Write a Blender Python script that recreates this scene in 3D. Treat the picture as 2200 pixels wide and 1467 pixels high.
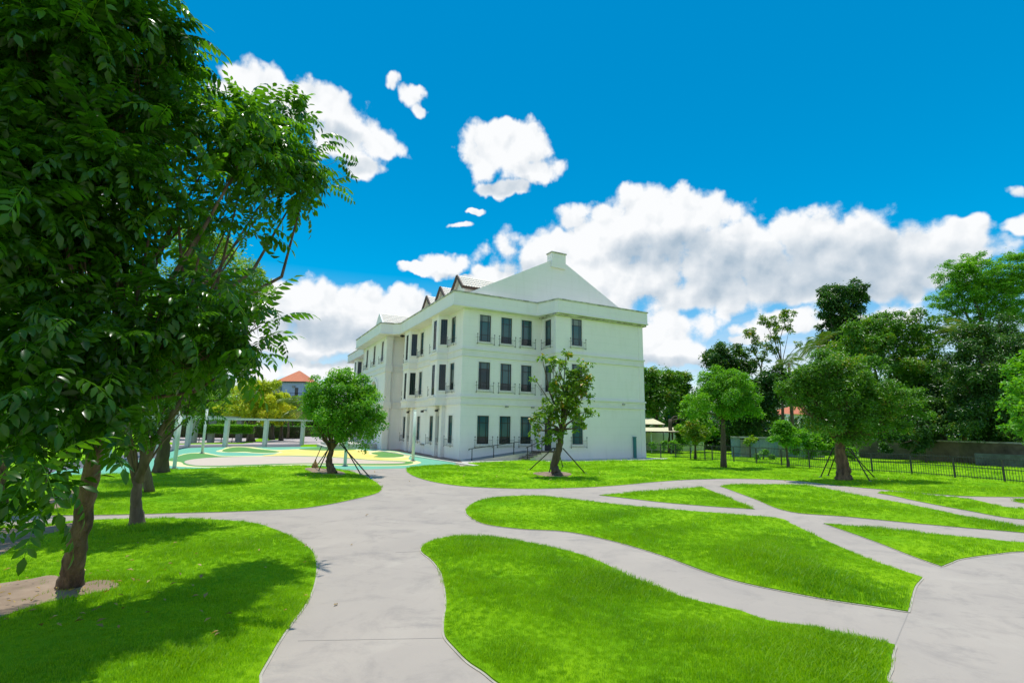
import bpy, bmesh, math, random
import numpy as np
from mathutils import Vector, Matrix
from mathutils.geometry import delaunay_2d_cdt, tessellate_polygon
for o in list(bpy.data.objects): bpy.data.objects.remove(o)
SC = bpy.context.scene
COL = SC.collection
R = math.radians

# ------------------------------------------------------------------ camera
FPX, PITCH, ROLL, CAMH = 1059.27, 0.16816, 0.014405, 2.6
cp, sp, cr, sr = math.cos(PITCH), math.sin(PITCH), math.cos(ROLL), math.sin(ROLL)
FWD = Vector((0, cp, sp)); UP0 = Vector((0, -sp, cp)); RT0 = Vector((1, 0, 0))
RT = RT0*cr + UP0*sr; UPV = -sr*RT0 + cr*UP0
CAM = Vector((0, 0, CAMH))
cam = bpy.data.cameras.new('camera'); co = bpy.data.objects.new('camera', cam); COL.objects.link(co)
co.matrix_world = Matrix(((RT.x, UPV.x, -FWD.x, 0), (RT.y, UPV.y, -FWD.y, 0), (RT.z, UPV.z, -FWD.z, CAMH), (0, 0, 0, 1)))
cam.sensor_width = 36; cam.lens = FPX/2200*36; cam.clip_start = .1; cam.clip_end = 6000
SC.camera = co

def ray(x, y): return RT*((x-1100)/FPX) - UPV*((y-733.5)/FPX) + FWD
def G(x, y, z=0.0):                       # ground point seen at a photo pixel
    d = ray(x, y); return CAM + d*((z-CAMH)/d.z)
def AT(x, y, Z):                          # point at depth Z
    return CAM + ray(x, y)*Z
def HG(x, yb, yt):                        # base point and height of an upright thing
    b = G(x, yb); d = ray(x, yt); t = b.xy.length/d.xy.length
    return b, (CAM+d*t).z

# ------------------------------------------------------------------ light
TOSUN = Vector((-.03, .08, 1)).normalized()
SUN_EL = math.asin(TOSUN.z); SUN_AZ = math.atan2(TOSUN.x, TOSUN.y)
sun = bpy.data.lights.new('sun', 'SUN'); sun.energy = 4.2; sun.angle = R(.55); sun.color = (1, .965, .9)
so = bpy.data.objects.new('sun', sun); COL.objects.link(so)
so.rotation_euler = (-TOSUN).to_track_quat('-Z', 'Y').to_euler()
SKY_STRENGTH = .14
vs = SC.view_settings; vs.view_transform = 'Standard'; vs.look = 'None'; vs.gamma = 1; vs.exposure = 0.0; vs.use_curve_mapping = False
SC.render.film_transparent = False
try:
    SC.cycles.max_bounces = 6; SC.cycles.diffuse_bounces = 3; SC.cycles.transmission_bounces = 4; SC.cycles.transparent_max_bounces = 8; SC.cycles.use_denoising = True
    SC.cycles.sample_clamp_indirect = 6
except Exception: pass

# clouds: x, y, rx, ry as seen in the photograph, turned into sky directions
CLOUDS = [(600,185,95,42),(540,180,60,26),(470,190,42,22),(690,235,95,48),(755,300,95,52),(820,318,58,30),(785,350,42,28),
 (848,180,22,24),(880,215,34,30),(902,245,20,16),
 (1090,325,98,62),(1095,285,62,34),(1150,365,62,26),(1050,345,66,36),(1085,402,52,18),
 (1026,455,18,9),(1000,488,32,8),
 (945,572,52,26),(890,582,30,11),(1066,592,52,22),(1010,605,30,10),
 (1180,540,82,64),(1270,500,90,62),(1390,455,90,66),(1440,500,120,72),(1560,530,120,62),(1690,545,150,66),(1820,540,140,60),(1950,535,120,56),(2065,498,75,30),(1330,590,240,60),(1560,615,220,50),(1800,615,240,46),(1990,580,120,40),
 (1420,730,112,62),(1395,690,60,50),(1500,775,40,16),(1690,700,105,32),(1830,690,130,34),(1620,725,60,16),
 (650,655,90,62),(740,660,95,52),(830,660,90,46),(900,680,60,46),(640,730,150,48),(780,730,120,46),(560,690,90,60),(880,730,90,40),
 (2192,412,34,20),(2190,478,44,26),(640,795,160,20),(760,790,120,16),
 (1330,565,290,105),(1600,572,320,92),(1850,570,235,80),(2010,535,110,50),(1470,470,120,60),(750,700,210,80),(650,215,120,44),(200,420,90,40),(60,640,120,60),(1250,690,160,60)]
SHADE = [(1640,600,330,52),(1850,590,220,42),(1420,560,130,44),(1960,615,160,40),(1150,570,60,22),(690,715,160,28),(850,720,90,26),(640,770,170,14),(760,350,60,16),(1110,400,70,14),(720,285,60,18),(1440,790,110,18),(2100,640,120,30),(960,592,44,8)]
def ae(x, y):
    d = ray(x, y).normalized(); return math.atan2(d.x, d.y), math.asin(d.z)
def world():
    w = bpy.data.worlds.new('World'); SC.world = w; w.use_nodes = True
    nt = w.node_tree; nt.nodes.clear(); N = nt.nodes.new; L = nt.links.new
    def mth(op, a, b=None, c=None):
        n = N('ShaderNodeMath'); n.operation = op
        for i, v in enumerate((a, b, c)):
            if v is None: continue
            if isinstance(v, (int, float)): n.inputs[i].default_value = v
            else: L(v, n.inputs[i])
        return n.outputs[0]
    def rng(v, a, b, c=0., d=1.):
        n = N('ShaderNodeMapRange'); n.interpolation_type = 'SMOOTHSTEP'
        L(v, n.inputs[0]); n.inputs[1].default_value = a; n.inputs[2].default_value = b; n.inputs[3].default_value = c; n.inputs[4].default_value = d
        return n.outputs[0]
    sky = N('ShaderNodeTexSky'); sky.sky_type = 'NISHITA'; sky.sun_disc = False
    sky.sun_elevation = SUN_EL; sky.sun_rotation = SUN_AZ
    sky.air_density = 1.0; sky.dust_density = .3; sky.ozone_density = 3.0
    hs = N('ShaderNodeHueSaturation'); hs.inputs['Saturation'].default_value = 1.75; hs.inputs['Value'].default_value = 1.12; hs.inputs['Hue'].default_value = .480
    L(sky.outputs[0], hs.inputs['Color'])
    bg = N('ShaderNodeBackground'); bg.inputs[1].default_value = SKY_STRENGTH
    tc = N('ShaderNodeTexCoord'); sx = N('ShaderNodeSeparateXYZ'); L(tc.outputs['Generated'], sx.inputs[0])
    az = mth('ARCTAN2', sx.outputs[0], sx.outputs[1]); el = mth('ARCSINE', sx.outputs[2])
    L(rng(el, .02, .42, 1.05, 1.75), hs.inputs['Saturation']); L(rng(el, .0, .3, .5, .48), hs.inputs['Hue'])
    cx = N('ShaderNodeCombineXYZ'); L(az, cx.inputs[0]); L(el, cx.inputs[1])
    # noise used to warp and to break up the edges
    def noise(vec, scale, det, rough=.6, dist=0.):
        n = N('ShaderNodeTexNoise'); n.noise_dimensions = '3D' if vec == tc.outputs['Generated'] else '2D'; L(vec, n.inputs['Vector']); n.inputs['Scale'].default_value = scale
        n.inputs['Detail'].default_value = det; n.inputs['Roughness'].default_value = rough; n.inputs['Distortion'].default_value = dist
        return n
    wn = noise(cx.outputs[0], 9, 4, .6)
    wv = N('ShaderNodeVectorMath'); wv.operation = 'MULTIPLY_ADD'; L(wn.outputs['Color'], wv.inputs[0])
    wv.inputs[1].default_value = (.07, .05, 0); 
    off = N('ShaderNodeVectorMath'); off.operation = 'ADD'; L(cx.outputs[0], off.inputs[0]); off.inputs[1].default_value = (-.035, -.025, 0)
    L(off.outputs[0], wv.inputs[2])
    P = wv.outputs[0]
    def field(lst):
        res = None
        for (x, y, rx, ry) in lst:
            a0, e0 = ae(x, y); ra = abs(ae(x+rx, y)[0]-ae(x-rx, y)[0])/2; re = abs(ae(x, y+ry)[1]-ae(x, y-ry)[1])/2
            s = N('ShaderNodeVectorMath'); s.operation = 'MULTIPLY_ADD'; L(P, s.inputs[0])
            s.inputs[1].default_value = (1/ra, 1/re, 0); s.inputs[2].default_value = (-a0/ra, -e0/re, 0)
            l = N('ShaderNodeVectorMath'); l.operation = 'DOT_PRODUCT'; L(s.outputs[0], l.inputs[0]); L(s.outputs[0], l.inputs[1])
            q = mth('SUBTRACT', 1.0, l.outputs['Value'])
            res = q if res is None else mth('SMOOTH_MAX', res, q, .55)
        return res
    f = mth('MAXIMUM', field(CLOUDS), -1.5)
    def billow(vec, scale):
        v = N('ShaderNodeTexVoronoi'); v.voronoi_dimensions = '2D'; v.feature = 'SMOOTH_F1'; v.inputs['Smoothness'].default_value = .35; v.inputs['Scale'].default_value = scale
        try: v.inputs['Detail'].default_value = 1.0; v.inputs['Roughness'].default_value = .55
        except Exception: pass
        L(vec, v.inputs['Vector']); return mth('SUBTRACT', 1.0, v.outputs['Distance'])
    w2 = N('ShaderNodeVectorMath'); w2.operation = 'MULTIPLY_ADD'
    wn2 = noise(cx.outputs[0], 22, 5, .6); L(wn2.outputs['Color'], w2.inputs[0]); w2.inputs[1].default_value = (.035, .03, 0); L(cx.outputs[0], w2.inputs[2])
    w3 = N('ShaderNodeVectorMath'); w3.operation = 'ADD'; L(w2.outputs[0], w3.inputs[0]); w3.inputs[1].default_value = (-.008, .022, 0)
    n1 = mth('ADD', mth('MULTIPLY', noise(cx.outputs[0], 12, 9, .62).outputs[0], .62), mth('MULTIPLY', billow(w2.outputs[0], 17), .38))
    u1 = N('ShaderNodeVectorMath'); u1.operation = 'ADD'; L(cx.outputs[0], u1.inputs[0]); u1.inputs[1].default_value = (-.008, .022, 0)
    n2 = mth('ADD', mth('MULTIPLY', noise(u1.outputs[0], 12, 4, .55).outputs[0], .62), mth('MULTIPLY', billow(w3.outputs[0], 17), .38))
    # elsewhere in the sky: the same kind of cloud, from noise alone
    away = rng(mth('ABSOLUTE', az), .95, 1.15)
    lowe = rng(el, .0, .9, .1, -.5)
    g0 = noise(tc.outputs['Generated'], 2.6, 3, .5)
    far = mth('ADD', mth('MULTIPLY', mth('SUBTRACT', g0.outputs[0], .52), 7.0), lowe)
    far = mth('SUBTRACT', far, mth('MULTIPLY', mth('SUBTRACT', 1.0, away), 5.0))
    f = mth('MAXIMUM', f, far)
    # low streaky layer near the horizon
    mp = N('ShaderNodeMapping'); L(cx.outputs[0], mp.inputs[0]); mp.inputs['Scale'].default_value = (2.2, 14, 1)
    hz = noise(mp.outputs[0], 2.2, 8, .6)
    hzf = mth('MULTIPLY', rng(el, .26, .02), mth('SUBTRACT', hz.outputs[0], .36))
    body = mth('MINIMUM', mth('ADD', f, .15), 1.1)
    dens = mth('ADD', mth('MULTIPLY', body, 1.6), mth('MULTIPLY', mth('SUBTRACT', n1, .44), 4.6))
    dn = rng(dens, -.2, 1.0)
    dn = mth('MAXIMUM', dn, mth('MINIMUM', mth('MULTIPLY', hzf, 3.2), .8))
    # shading: billow relief, thin edges brighter, softly greyer bases
    rel = mth('MULTIPLY', mth('SUBTRACT', n1, n2), .6)
    shf = field(SHADE)
    sh = mth('MULTIPLY', rng(mth('ADD', shf, mth('ADD', mth('MULTIPLY', mth('SUBTRACT', noise(cx.outputs[0], 4.5, 3, .5).outputs[0], .5), 3.2), mth('MULTIPLY', mth('SUBTRACT', n2, .44), 1.0))), -1.4, 1.3), .42)
    val = mth('SUBTRACT', mth('ADD', 1.0, rel), sh)
    val = mth('MINIMUM', mth('MAXIMUM', val, .25), 1.1)
    rr_ = N('ShaderNodeMapRange'); rr_.inputs[1].default_value = .30; rr_.inputs[2].default_value = 1.0; L(val, rr_.inputs[0])
    cr_ = N('ShaderNodeMix'); cr_.data_type = 'RGBA'
    L(rr_.outputs[0], cr_.inputs[0]); cr_.inputs[6].default_value = (.30, .43, .56, 1); cr_.inputs[7].default_value = (.97, .985, 1.0, 1)
    bc = N('ShaderNodeBackground'); L(cr_.outputs[2], bc.inputs[0]); bc.inputs[1].default_value = 1.0
    # deepen the blue a little with elevation the way thin clear air does
    L(hs.outputs[0], bg.inputs[0])
    mx = N('ShaderNodeMixShader'); L(dn, mx.inputs[0]); L(bg.outputs[0], mx.inputs[1]); L(bc.outputs[0], mx.inputs[2])
    out = N('ShaderNodeOutputWorld'); L(mx.outputs[0], out.inputs[0])
    w.cycles.sampling_method = 'MANUAL'; w.cycles.sample_map_resolution = 512
world()

# ------------------------------------------------------------------ materials
def newmat(name):
    m = bpy.data.materials.new(name); m.use_nodes = True
    return m, m.node_tree, m.node_tree.nodes['Principled BSDF']
def mat(name, col, rough=.7, col2=None, scale=4., bump=0., bscale=None, spec=.4, metal=0., detail=5, coord='Object', stretch=None):
    m, nt, b = newmat(name); N = nt.nodes.new; L = nt.links.new
    b.inputs['Roughness'].default_value = rough; b.inputs['Metallic'].default_value = metal
    b.inputs['Specular IOR Level'].default_value = spec
    b.inputs['Base Color'].default_value = (*col, 1)
    if col2 or bump:
        tc = N('ShaderNodeTexCoord'); src = tc.outputs[coord]
        if stretch:
            mp = N('ShaderNodeMapping'); mp.inputs['Scale'].default_value = stretch; L(src, mp.inputs[0]); src = mp.outputs[0]
    if col2:
        n = N('ShaderNodeTexNoise'); n.inputs['Scale'].default_value = scale; n.inputs['Detail'].default_value = detail; n.inputs['Roughness'].default_value = .6
        L(src, n.inputs['Vector'])
        r = N('ShaderNodeMapRange'); r.inputs[1].default_value = .32; r.inputs[2].default_value = .68; L(n.outputs[0], r.inputs[0])
        x = N('ShaderNodeMix'); x.data_type = 'RGBA'; L(r.outputs[0], x.inputs[0]); x.inputs[6].default_value = (*col, 1); x.inputs[7].default_value = (*col2, 1)
        L(x.outputs[2], b.inputs['Base Color'])
    if bump:
        n = N('ShaderNodeTexNoise'); n.inputs['Scale'].default_value = bscale or scale*4; n.inputs['Detail'].default_value = 6; L(src, n.inputs['Vector'])
        bp = N('ShaderNodeBump'); bp.inputs['Strength'].default_value = 1.; bp.inputs['Distance'].default_value = bump; L(n.outputs[0], bp.inputs['Height']); L(bp.outputs[0], b.inputs['Normal'])
    return m
M = {}
def wallmat():
    m, nt, b = newmat('white_render'); N = nt.nodes.new; L = nt.links.new
    tc = N('ShaderNodeTexCoord'); b.inputs['Roughness'].default_value = .62; b.inputs['Specular IOR Level'].default_value = .3
    n = N('ShaderNodeTexNoise'); n.inputs['Scale'].default_value = .7; n.inputs['Detail'].default_value = 8; L(tc.outputs['Object'], n.inputs[0])
    mp = N('ShaderNodeMapping'); mp.inputs['Scale'].default_value = (1.1, 1.1, .22); L(tc.outputs['Object'], mp.inputs[0])
    n2 = N('ShaderNodeTexNoise'); n2.inputs['Scale'].default_value = 2.2; n2.inputs['Detail'].default_value = 6; L(mp.outputs[0], n2.inputs[0])
    r = N('ShaderNodeMapRange'); r.inputs[1].default_value = .3; r.inputs[2].default_value = .75; L(n.outputs[0], r.inputs[0])
    x = N('ShaderNodeMix'); x.data_type = 'RGBA'; L(r.outputs[0], x.inputs[0]); x.inputs[6].default_value = (.89, .84, .85, 1); x.inputs[7].default_value = (.85, .80, .81, 1)
    r2 = N('ShaderNodeMapRange'); r2.inputs[1].default_value = .52; r2.inputs[2].default_value = .8; r2.inputs[4].default_value = .22; L(n2.outputs[0], r2.inputs[0])
    x2 = N('ShaderNodeMix'); x2.data_type = 'RGBA'; L(r2.outputs[0], x2.inputs[0]); L(x.outputs[2], x2.inputs[6]); x2.inputs[7].default_value = (.62, .6, .54, 1)
    # shallow horizontal render joints, dirt sits in them
    sx = N('ShaderNodeSeparateXYZ'); L(tc.outputs['Object'], sx.inputs[0])
    md = N('ShaderNodeMath'); md.operation = 'MODULO'; L(sx.outputs[2], md.inputs[0]); md.inputs[1].default_value = .64
    lt = N('ShaderNodeMath'); lt.operation = 'LESS_THAN'; L(md.outputs[0], lt.inputs[0]); lt.inputs[1].default_value = .022
    x3 = N('ShaderNodeMix'); x3.data_type = 'RGBA'; ml = N('ShaderNodeMath'); ml.operation = 'MULTIPLY'; L(lt.outputs[0], ml.inputs[0]); ml.inputs[1].default_value = .12
    L(ml.outputs[0], x3.inputs[0]); L(x2.outputs[2], x3.inputs[6]); x3.inputs[7].default_value = (.45, .44, .4, 1)
    L(x3.outputs[2], b.inputs['Base Color'])
    bp = N('ShaderNodeBump'); bp.inputs['Distance'].default_value = .003; bp.invert = True; L(lt.outputs[0], bp.inputs['Height']); L(bp.outputs[0], b.inputs['Normal'])
    return m
M['wall'] = wallmat()
M['trim'] = mat('white_trim', (.84, .79, .80), .6, (.77, .73, .73), 1.5, .002, 20)
M['coping'] = mat('weathered_coping', (.72, .70, .64), .75, (.16, .15, .12), 2.2, .004, 14, stretch=(1, 1, 3))
M['frame'] = mat('dark_window_metal', (.012, .013, .016), .35, spec=.5)
M['glass'] = mat('window_glass', (.006, .016, .022), .05, (.015, .03, .04), 1.2, spec=.5)
M['glass2'] = mat('window_glass_with_blind', (.025, .085, .12), .08, (.06, .13, .16), .8, spec=.5)
M['iron'] = mat('black_iron', (.015, .015, .017), .45, (.03, .03, .03), 20)
M['glass3'] = mat('window_glass_with_curtain', (.13, .17, .18), .12, (.22, .24, .23), 2.5, spec=.6, stretch=(6, 6, .4))
M['room'] = mat('dark_room', (.02, .02, .02), .9)
M['brown'] = mat('brown_fascia', (.10, .055, .035), .6, (.07, .04, .028), 5)
M['brick_pave'] = mat('red_brown_paving', (.30, .20, .16), .8, (.22, .15, .13), 3, .004, 30)
M['concrete_pale'] = mat('pale_concrete_kerb', (.58, .55, .47), .8, (.46, .44, .38), 3, .004, 30)
M['ramp'] = mat('grey_ramp_screed', (.20, .22, .24), .8, (.27, .28, .28), 2, .003, 20)
M['blackstep'] = mat('black_step_nosing', (.02, .02, .022), .5)
M['teal_pipe'] = mat('teal_metal', (.03, .17, .19), .45, (.04, .2, .2), 3)
M['post'] = mat('pale_green_post_paint', (.50, .62, .55), .5, (.6, .66, .58), 3, .002, 20)
M['pergola'] = mat('pergola_white_paint', (.62, .68, .62), .6, (.5, .56, .5), 1.2)
M['orange_roof'] = mat('orange_roof_tile', (.62, .20, .09), .7, (.48, .15, .07), 3)
M['bluewall'] = mat('pale_blue_wall', (.42, .5, .72), .7, (.34, .42, .62), 1)
M['yellowroof'] = mat('cream_sheet_roof', (.74, .68, .42), .6, (.66, .61, .40), .8)
M['oldwall'] = mat('stained_old_wall', (.26, .21, .14), .85, (.06, .05, .035), .9, .01, 6)
M['bluefence'] = mat('faded_blue_sheet', (.10, .20, .32), .6, (.26, .33, .38), .7)
M['dirt'] = mat('sandy_earth', (.36, .26, .18), .95, (.20, .14, .09), 1.6, .02, 9)
M['straw'] = mat('broom_straw', (.45, .30, .12), .8, (.3, .2, .08), 12, .003, 60)
M['blue'] = mat('blue_plastic', (.03, .16, .45), .4)
M['skyblue'] = mat('blue_tarp', (.1, .3, .55), .5, (.3, .45, .6), 3)
M['grey'] = mat('grey_metal', (.3, .31, .32), .5, (.24, .25, .26), 5)
M['dark_strip'] = mat('dark_grey_strip', (.10, .105, .115), .85, (.14, .145, .15), 2, .003, 30)
M['road'] = mat('pinkish_concrete', (.50, .42, .40), .85, (.42, .36, .34), .8, .003, 20)

def tilemat():
    m, nt, b = newmat('pale_roof_tile'); N = nt.nodes.new; L = nt.links.new
    tc = N('ShaderNodeTexCoord')
    n = N('ShaderNodeTexNoise'); n.inputs['Scale'].default_value = 2.5; n.inputs['Detail'].default_value = 6; L(tc.outputs['Object'], n.inputs[0])
    x = N('ShaderNodeMix'); x.data_type = 'RGBA'; L(n.outputs[0], x.inputs[0]); x.inputs[6].default_value = (.86, .80, .70, 1); x.inputs[7].default_value = (.66, .60, .52, 1)
    L(x.outputs[2], b.inputs['Base Color']); b.inputs['Roughness'].default_value = .7
    return m
M['tile'] = tilemat()

def concrete():
    m, nt, b = newmat('worn_concrete_path'); N = nt.nodes.new; L = nt.links.new
    tc = N('ShaderNodeTexCoord'); src = tc.outputs['Object']; b.inputs['Roughness'].default_value = .82; b.inputs['Specular IOR Level'].default_value = .3
    def nz(scale, det, rough=.6, dist=0., st=None):
        n = N('ShaderNodeTexNoise'); n.inputs['Scale'].default_value = scale; n.inputs['Detail'].default_value = det; n.inputs['Roughness'].default_value = rough; n.inputs['Distortion'].default_value = dist
        if st:
            mp = N('ShaderNodeMapping'); mp.inputs['Scale'].default_value = st; L(src, mp.inputs[0]); L(mp.outputs[0], n.inputs[0])
        else: L(src, n.inputs[0])
        return n.outputs[0]
    def mix(f, a, c, lo, hi, amt=1.):
        r = N('ShaderNodeMapRange'); r.inputs[1].default_value = lo; r.inputs[2].default_value = hi; r.inputs[4].default_value = amt; L(f, r.inputs[0])
        x = N('ShaderNodeMix'); x.data_type = 'RGBA'; L(r.outputs[0], x.inputs[0])
        if isinstance(a, tuple): x.inputs[6].default_value = (*a, 1)
        else: L(a, x.inputs[6])
        x.inputs[7].default_value = (*c, 1); return x.outputs[2]
    c = mix(nz(.35, 5, .6, .4), (.425, .365, .305), (.365, .315, .268), .35, .7)
    c = mix(nz(1.1, 9, .74, .5), c, (.28, .245, .215), .50, .74, .85)
    c = mix(nz(.6, 6, .65, 1.0), c, (.47, .41, .34), .56, .74, .7)
    c = mix(nz(.8, 8, .75, .3, (.6, 1.2, 1)), c, (.215, .195, .18), .56, .76, .8)
    c = mix(nz(60, 3), c, (.30, .29, .28), .55, .8, .5)
    L(c, b.inputs['Base Color'])
    bp = N('ShaderNodeBump'); bp.inputs['Distance'].default_value = .004; L(nz(25, 8, .7), bp.inputs['Height']); L(bp.outputs[0], b.inputs['Normal'])
    return m
M['path'] = concrete()
def paintmat(name, col, dk):
    m = mat(name, col, .6, dk, .9, .002, 30, spec=.35); return m
M['teal'] = paintmat('teal_play_surface', (.14, .42, .28), (.18, .47, .32))
M['yellow'] = paintmat('yellow_play_surface', (.80, .60, .10), (.86, .68, .22))
M['yellow2'] = paintmat('pale_yellow_line', (.82, .76, .36), (.78, .72, .32))
M['green'] = paintmat('green_play_surface', (.10, .27, .05), (.12, .31, .06))
M['sand'] = paintmat('sand_play_surface', (.62, .50, .38), (.58, .46, .36))

def lawnmat():
    m, nt, b = newmat('lawn_turf'); N = nt.nodes.new; L = nt.links.new
    tc = N('ShaderNodeTexCoord'); b.inputs['Roughness'].default_value = .9; b.inputs['Specular IOR Level'].default_value = .1
    def nz(s, d, r=.6):
        n = N('ShaderNodeTexNoise'); n.inputs['Scale'].default_value = s; n.inputs['Detail'].default_value = d; n.inputs['Roughness'].default_value = r; L(tc.outputs['Object'], n.inputs[0]); return n.outputs[0]
    r = N('ShaderNodeMapRange'); r.inputs[1].default_value = .35; r.inputs[2].default_value = .65; L(nz(.5, 7), r.inputs[0])
    x = N('ShaderNodeMix'); x.data_type = 'RGBA'; L(r.outputs[0], x.inputs[0]); x.inputs[6].default_value = (.14, .36, .002, 1); x.inputs[7].default_value = (.28, .52, .004, 1)
    r2 = N('ShaderNodeMapRange'); r2.inputs[1].default_value = .5; r2.inputs[2].default_value = .8; r2.inputs[4].default_value = .7; L(nz(14, 6, .75), r2.inputs[0])
    x2 = N('ShaderNodeMix'); x2.data_type = 'RGBA'; L(r2.outputs[0], x2.inputs[0]); L(x.outputs[2], x2.inputs[6]); x2.inputs[7].default_value = (.07, .22, .005, 1)
    L(x2.outputs[2], b.inputs['Base Color'])
    bp = N('ShaderNodeBump'); bp.inputs['Distance'].default_value = .03; L(nz(30, 5, .8), bp.inputs['Height']); L(bp.outputs[0], b.inputs['Normal'])
    return m
M['lawn'] = lawnmat()

def leafmat(name, c1, c2, c3=None, trans=.45, gloss=.35, tgain=1.6):
    m = bpy.data.materials.new(name); m.use_nodes = True; nt = m.node_tree; nt.nodes.clear(); N = nt.nodes.new; L = nt.links.new
    at = N('ShaderNodeAttribute'); at.attribute_name = 'tint'
    rp = N('ShaderNodeValToRGB'); L(at.outputs['Fac'], rp.inputs[0])
    rp.color_ramp.elements[0].color = (*c1, 1); rp.color_ramp.elements[1].color = (*c2, 1)
    if c3:
        e = rp.color_ramp.elements.new(.93); e.color = (*c2, 1); rp.color_ramp.elements[-1].color = (*c3, 1)
        rp.color_ramp.elements[-1].position = 1.
    pr = N('ShaderNodeBsdfPrincipled'); pr.inputs['Roughness'].default_value = gloss; pr.inputs['Specular IOR Level'].default_value = .45
    L(rp.outputs[0], pr.inputs['Base Color'])
    tr = N('ShaderNodeBsdfTranslucent'); g = N('ShaderNodeMix'); g.data_type = 'RGBA'; g.blend_type = 'MULTIPLY'; g.inputs[0].default_value = 1
    L(rp.outputs[0], g.inputs[6]); g.inputs[7].default_value = (tgain*1.15, tgain*1.1, tgain*.4, 1); L(g.outputs[2], tr.inputs[0])
    mx = N('ShaderNodeMixShader'); mx.inputs[0].default_value = trans; L(pr.outputs[0], mx.inputs[1]); L(tr.outputs[0], mx.inputs[2])
    o = N('ShaderNodeOutputMaterial'); L(mx.outputs[0], o.inputs[0]); return m
M['leaf_near'] = leafmat('pinnate_leaf_green', (.018, .062, .004), (.085, .22, .010), (.22, .36, .02), .5, .25, 2.3)
M['leaf_mid'] = leafmat('leaf_mid_green', (.045, .15, .012), (.14, .32, .022), (.34, .36, .05), .4, .35)
M['leaf_dark'] = leafmat('leaf_dark_green', (.02, .075, .014), (.075, .19, .026), (.18, .24, .04), .35, .3)
M['leaf_bright'] = leafmat('leaf_bright_green', (.07, .24, .012), (.18, .42, .02), (.28, .46, .04), .45, .4)
M['leaf_yellow'] = leafmat('leaf_yellow_green', (.24, .36, .02), (.62, .66, .035), (.75, .62, .06), .42, .4)
M['leaf_fresh'] = leafmat('leaf_fresh_yellow_green', (.10, .24, .012), (.26, .42, .03), (.4, .46, .06), .45, .4)
M['leaf_olive'] = leafmat('leaf_olive_mixed', (.07, .17, .012), (.20, .34, .02), (.55, .36, .04), .4, .35)
M['leaf_palm'] = leafmat('palm_leaf', (.07, .16, .02), (.18, .27, .05), (.42, .34, .14), .3, .35)
M['grass'] = GM = leafmat('grass_blade', (.085, .27, .002), (.42, .65, .004), (.66, .74, .10), .42, .5, 1.3)
nt = GM.node_tree; at_ = [n for n in nt.nodes if n.type == 'ATTRIBUTE'][0]; rp_ = [n for n in nt.nodes if n.type == 'VALTORGB'][0]
ge = nt.nodes.new('ShaderNodeNewGeometry'); acc = None
for sc_, am in ((.45, .9), (2.2, .55)):
    nz_ = nt.nodes.new('ShaderNodeTexNoise'); nz_.inputs['Scale'].default_value = sc_; nz_.inputs['Detail'].default_value = 4; nt.links.new(ge.outputs['Position'], nz_.inputs[0])
    m1 = nt.nodes.new('ShaderNodeMath'); m1.operation = 'MULTIPLY_ADD'; nt.links.new(nz_.outputs[0], m1.inputs[0]); m1.inputs[1].default_value = am; m1.inputs[2].default_value = -am*.5
    if acc is None: m2 = nt.nodes.new('ShaderNodeMath'); m2.operation = 'MULTIPLY_ADD'; nt.links.new(at_.outputs['Fac'], m2.inputs[0]); m2.inputs[1].default_value = .7; m2.inputs[2].default_value = .1; acc = m2.outputs[0]
    m3 = nt.nodes.new('ShaderNodeMath'); nt.links.new(acc, m3.inputs[0]); nt.links.new(m1.outputs[0], m3.inputs[1]); acc = m3.outputs[0]
nt.links.new(acc, rp_.inputs[0])
M['bark'] = mat('brown_bark', (.26, .17, .10), .9, (.06, .038, .025), 7, .09, 16, stretch=(1, 1, .3))
M['bark_dark'] = mat('dark_bark', (.06, .045, .035), .9, (.13, .10, .075), 5, .025, 12, stretch=(1, 1, .25))
M['bark_pale'] = mat('grey_brown_bark', (.24, .18, .13), .9, (.10, .075, .055), 6, .02, 14, stretch=(1, 1, .25))

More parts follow.
